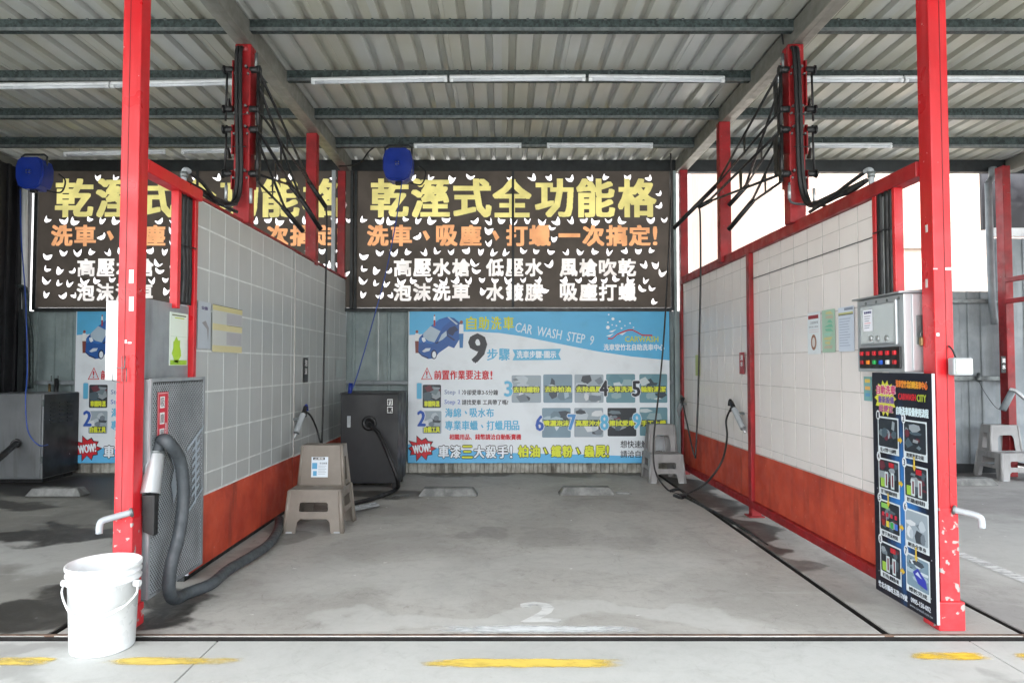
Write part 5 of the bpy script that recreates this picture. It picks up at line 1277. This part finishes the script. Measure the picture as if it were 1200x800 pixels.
# ================================================================== STEP STOOLS
def stool(cx, y0, w_, h, m, label, solid, rot=0, d=.42, sticker=False):
    """double step stool, front step towards the camera"""
    t = thing('step_stool', label, 'stool', (cx, y0+d/2, 0), 'double step plastic stools')
    hs1 = h*.50; wb, wm, wt = w_/2, w_*.44, w_*.355
    q = .03
    F = lambda x, y, z: Vector((cx+x, y0+y, z))
    yl = d*.5
    th = .006
    # lower block, front
    b = B(); lowh = [[(.22, .0001), (.22, .26), (.27, .32), (.73, .32), (.78, .26), (.78, .0001)]]
    hol = [[(.24, .53), (.24, .68), (.27, .72), (.73, .72), (.76, .68), (.76, .53), (.74, .50), (.26, .50)]]
    out = [(0, 0), (.2, 0), (.22, .27), (.27, .33), (.73, .33), (.78, .27), (.8, 0), (1, 0), (1, 1), (0, 1)]
    b.plate([F(-wb, 0, 0), F(wb, 0, 0), F(wm, q, hs1), F(-wm, q, hs1)], hol, th, outline=out); b.put('front_panel', m, t)
    for s in (-1, 1):
        b = B(); out2 = [(0, 0), (.16, 0), (.2, .42), (.8, .42), (.84, 0), (1, 0), (1, 1), (0, 1)]
        b.plate([F(s*wb, 0, 0), F(s*wb, d, 0), F(s*wm, d-q, hs1), F(s*wm, q, hs1)], [[(.25, .55), (.75, .55), (.75, .8), (.25, .8)]], th, outline=out2); b.put('side_panel', m, t)
    b = B(); b.hexa([F(-wm, q, hs1-.012), F(wm, q, hs1-.012), F(wm, yl+.03, hs1-.012), F(-wm, yl+.03, hs1-.012), F(-wm, q, hs1+.006), F(wm, q, hs1+.006), F(wm, yl+.03, hs1+.006), F(-wm, yl+.03, hs1+.006)], bev=.008); b.put('lower_step', m, t)
    # upper block
    wu = w_*.40
    hol = [] if solid else [[(.24, .04), (.24, .5), (.3, .62), (.72, .62), (.78, .5), (.8, .04)]]
    b = B(); b.plate([F(-wu, yl, hs1), F(wu, yl, hs1), F(wt, yl+.02, h), F(-wt, yl+.02, h)], hol, th); b.put('upper_panel', m, t)
    for s in (-1, 1):
        b = B(); b.plate([F(s*wu, yl, hs1), F(s*wu, d-q, hs1), F(s*wt, d-q*1.6, h), F(s*wt, yl+.02, h)], [[(.3, .12), (.7, .12), (.68, .7), (.32, .7)]], th); b.put('side_panel', m, t)
    b = B(); b.hexa([F(-wt, yl+.02, h-.02), F(wt, yl+.02, h-.02), F(wt, d-q*1.6, h-.02), F(-wt, d-q*1.6, h-.02), F(-wt, yl+.02, h), F(wt, yl+.02, h), F(wt, d-q*1.6, h), F(-wt, d-q*1.6, h)], bev=.009); b.put('top_step', m, t)
    b = B(); b.plate([F(wb, d, 0), F(-wb, d, 0), F(-wt, d-q*1.6, h), F(wt, d-q*1.6, h)], [[(.26, .4), (.74, .4), (.7, .88), (.3, .88)]], th, outline=[(0, 0), (.2, 0), (.24, .25), (.76, .25), (.8, 0), (1, 0), (1, 1), (0, 1)]); b.put('rear_panel', m, t)
    # rounded corner legs
    for s in (-1, 1):
        for (ya, yb) in ((0, q), (d, d-q)):
            b = B(); b.tube([F(s*(wb-.006), ya+(.006 if ya == 0 else -.006), 0), F(s*(wm-.006), yb+(.006 if ya == 0 else -.006), hs1-.006)], .016, 8); b.put('leg', m, t)
        b = B(); b.tube([F(s*(wu-.004), yl+.004, hs1), F(s*(wt-.006), yl+.024, h-.006)], .014, 8); b.put('corner_rib', m, t)
        b = B(); b.box(cx+s*(wb-.03)-.034, cx+s*(wb-.03)+.034, y0-.004, y0+.03, 0, .012, bev=.003); b.put('foot', M['pipe'], t)
    if sticker:
        ey = (F(0, yl+.02, h)-F(0, yl, hs1)).normalized(); en = Vector((0, -ey.z, ey.y))
        fl = Flat(F(-.075, yl, hs1)+ey*.215+en*.004, (1, 0, 0), ey, en, .001, t)
        b = B(); fl.rect(b, 0, 0, 125, 150, 0, ink(206, 216, 224)); fl.rect(b, 12, 3, 100, 22, 1, ink(40, 44, 48)); fl.text(b, '止滑椅', 22, 6, 90, 19, 2, ink(220, 220, 220), bold=.6)
        fl.rect(b, 6, 44, 44, 90, 1, ink(80, 150, 190)); fl.rect(b, 14, 104, 42, 140, 1, ink(80, 150, 190)); fl.text(b, '安全耐重', 62, 40, 118, 54, 1, ink(110, 118, 126), bold=.5)
        for i in range(6): fl.rect(b, 52, 64+i*12, 112-8*(i % 2), 68+i*12, 1, ink(160, 170, 176))
        fl.put(b, 'label_sticker')
    return t
stool(-1.352, 4.93, .425, .60, M['stool_brown'], 'taupe plastic step stool with a white label, beside the left partition', True, sticker=True)
stool(1.69, 7.0, .37, .575, M['stool_grey'], 'grey plastic step stool in the right back corner of the middle bay', False)
stool(5.39, 7.42-.3, .42, .56, M['stool_grey'], 'grey plastic step stool by the red post in the right bay', False)

# ================================================================== WHEEL STOPS
def wheel_stop(x0, x1, y, label):
    t = B(); h = .07; q = .05
    t.hexa([(x0, y, 0), (x1, y, 0), (x1, y+.17, 0), (x0, y+.17, 0), (x0+q, y+.03, h), (x1-q, y+.03, h), (x1-q, y+.14, h), (x0+q, y+.14, h)], bev=.008)
    return t.put('wheel_stop', M['stopper'], None, label, 'wheel stop', 'concrete wheel stops on the bay floors')
wheel_stop(G(490, 581).x, G(560, 581).x, 6.30, 'concrete wheel stop, left one of the two in the middle bay')
wheel_stop(G(655, 580).x, G(721, 580).x, 6.34, 'concrete wheel stop, right one of the two in the middle bay')
wheel_stop(G(30, 581).x, G(96, 581).x, 6.30, 'grey concrete wheel stop in the wet left bay before the steel cabinet')
wheel_stop(G(1108, 570).x, G(1175, 570).x, 6.85, 'dark concrete wheel stop in the right bay before the stool')

# ================================================================== BUCKET
bx, by = -1.705, 2.96
t = thing('bucket', 'white plastic bucket with wire handle at the foot of the left front post', 'bucket', (bx, by, 0))
Hb = .36
prof = [(.0001, .004), (.118, .004), (.126, 0.0), (.130, .006), (.142, Hb-.075), (.152, Hb-.074), (.153, Hb-.066), (.144, Hb-.062), (.145, Hb-.046), (.153, Hb-.044), (.153, Hb-.037), (.146, Hb-.034), (.146, Hb-.02), (.154, Hb-.018), (.155, Hb-.003), (.152, Hb), (.146, Hb-.002), (.143, Hb-.02), (.139, Hb-.08), (.125, .012), (.0001, .01)]
prof = [(p*.95, q) for p, q in prof]
B().lathe(prof, (bx, by, 0), 64).put('body', M['white_plastic'], t)
hdl = [Vector((bx+x, by+y, Hb+z)) for x, y, z in ((-.148, -.03, -.085), (-.126, -.085, -.10), (-.088, -.122, -.138), (-.04, -.148, -.175), (.03, -.152, -.187), (.09, -.135, -.178), (.142, -.1, -.155), (.168, -.05, -.115), (.15, -.02, -.085))]
b = B(); b.tube(hdl, .0042, 8, steps=3); h_ = b.put('handle', M['white_plastic'], t)
b = B(); b.tube([hdl[4], hdl[5], hdl[6]], .008, 8, steps=3); b.put('grip', M['white_plastic'], h_)
for s in (-1, 1):
    b = B(); b.tube([(bx+s*.14, by-.02, Hb-.085), (bx+s*.166, by-.02, Hb-.085)], .014, 12); b.put('ear', M['white_plastic'], t)

# ================================================================== RIGHT EDGE: next partition and shed
a = W(1180, 327, 7.38)
t = thing('partition_rail', 'red steel rails running forward from the right edge post', 'rail', (a.x, 7.3, 2.1))
for z in (2.10, 1.87):
    B().box(a.x-.02, a.x+.03, 3.3, 7.39, z, z+.05, bev=.004).put('rail', M['red_old'], t)
t = thing('shed_wall', 'grey corrugated shed wall beyond the right edge post', 'wall', (7.2, 8.0, 0))
b = B(); corr(b, 5.95, 9.0, 0, 2.75, 8.3, .16, .03, .015); b.put('wall_sheet', M['fence'], t)
b = B(); b.box(5.9, 9, 8.2, 8.28, 2.76, 2.86); b.put('top_beam', M['white_metal'], t)
b = B(); b.box(5.9, 9, 8.32, 8.36, 2.86, 3.7); b.put('dark_upper', M['wall_dark'], t)
t = thing('downpipe', 'grey rainwater downpipe at the right end of the fence', 'pipe', W(1160, 300, 7.66))
b = B(); b.tube([W(1163, 196, 7.66), W(1163, 208, 7.66), W(1158.5, 215, 7.64), W(1158.5, 226, 7.64), W(1162, 340, 7.64), W(1166, 380, 7.64)], .038, 10, steps=3); b.put('pipe', M['fence'], t)
b = B(); b.box(W(1167, 0, 7.66).x-.02, W(1167, 0, 7.66).x+.03, 7.62, 7.68, 1.0, 3.3); b.put('backing_strip', M['red_old'], t)
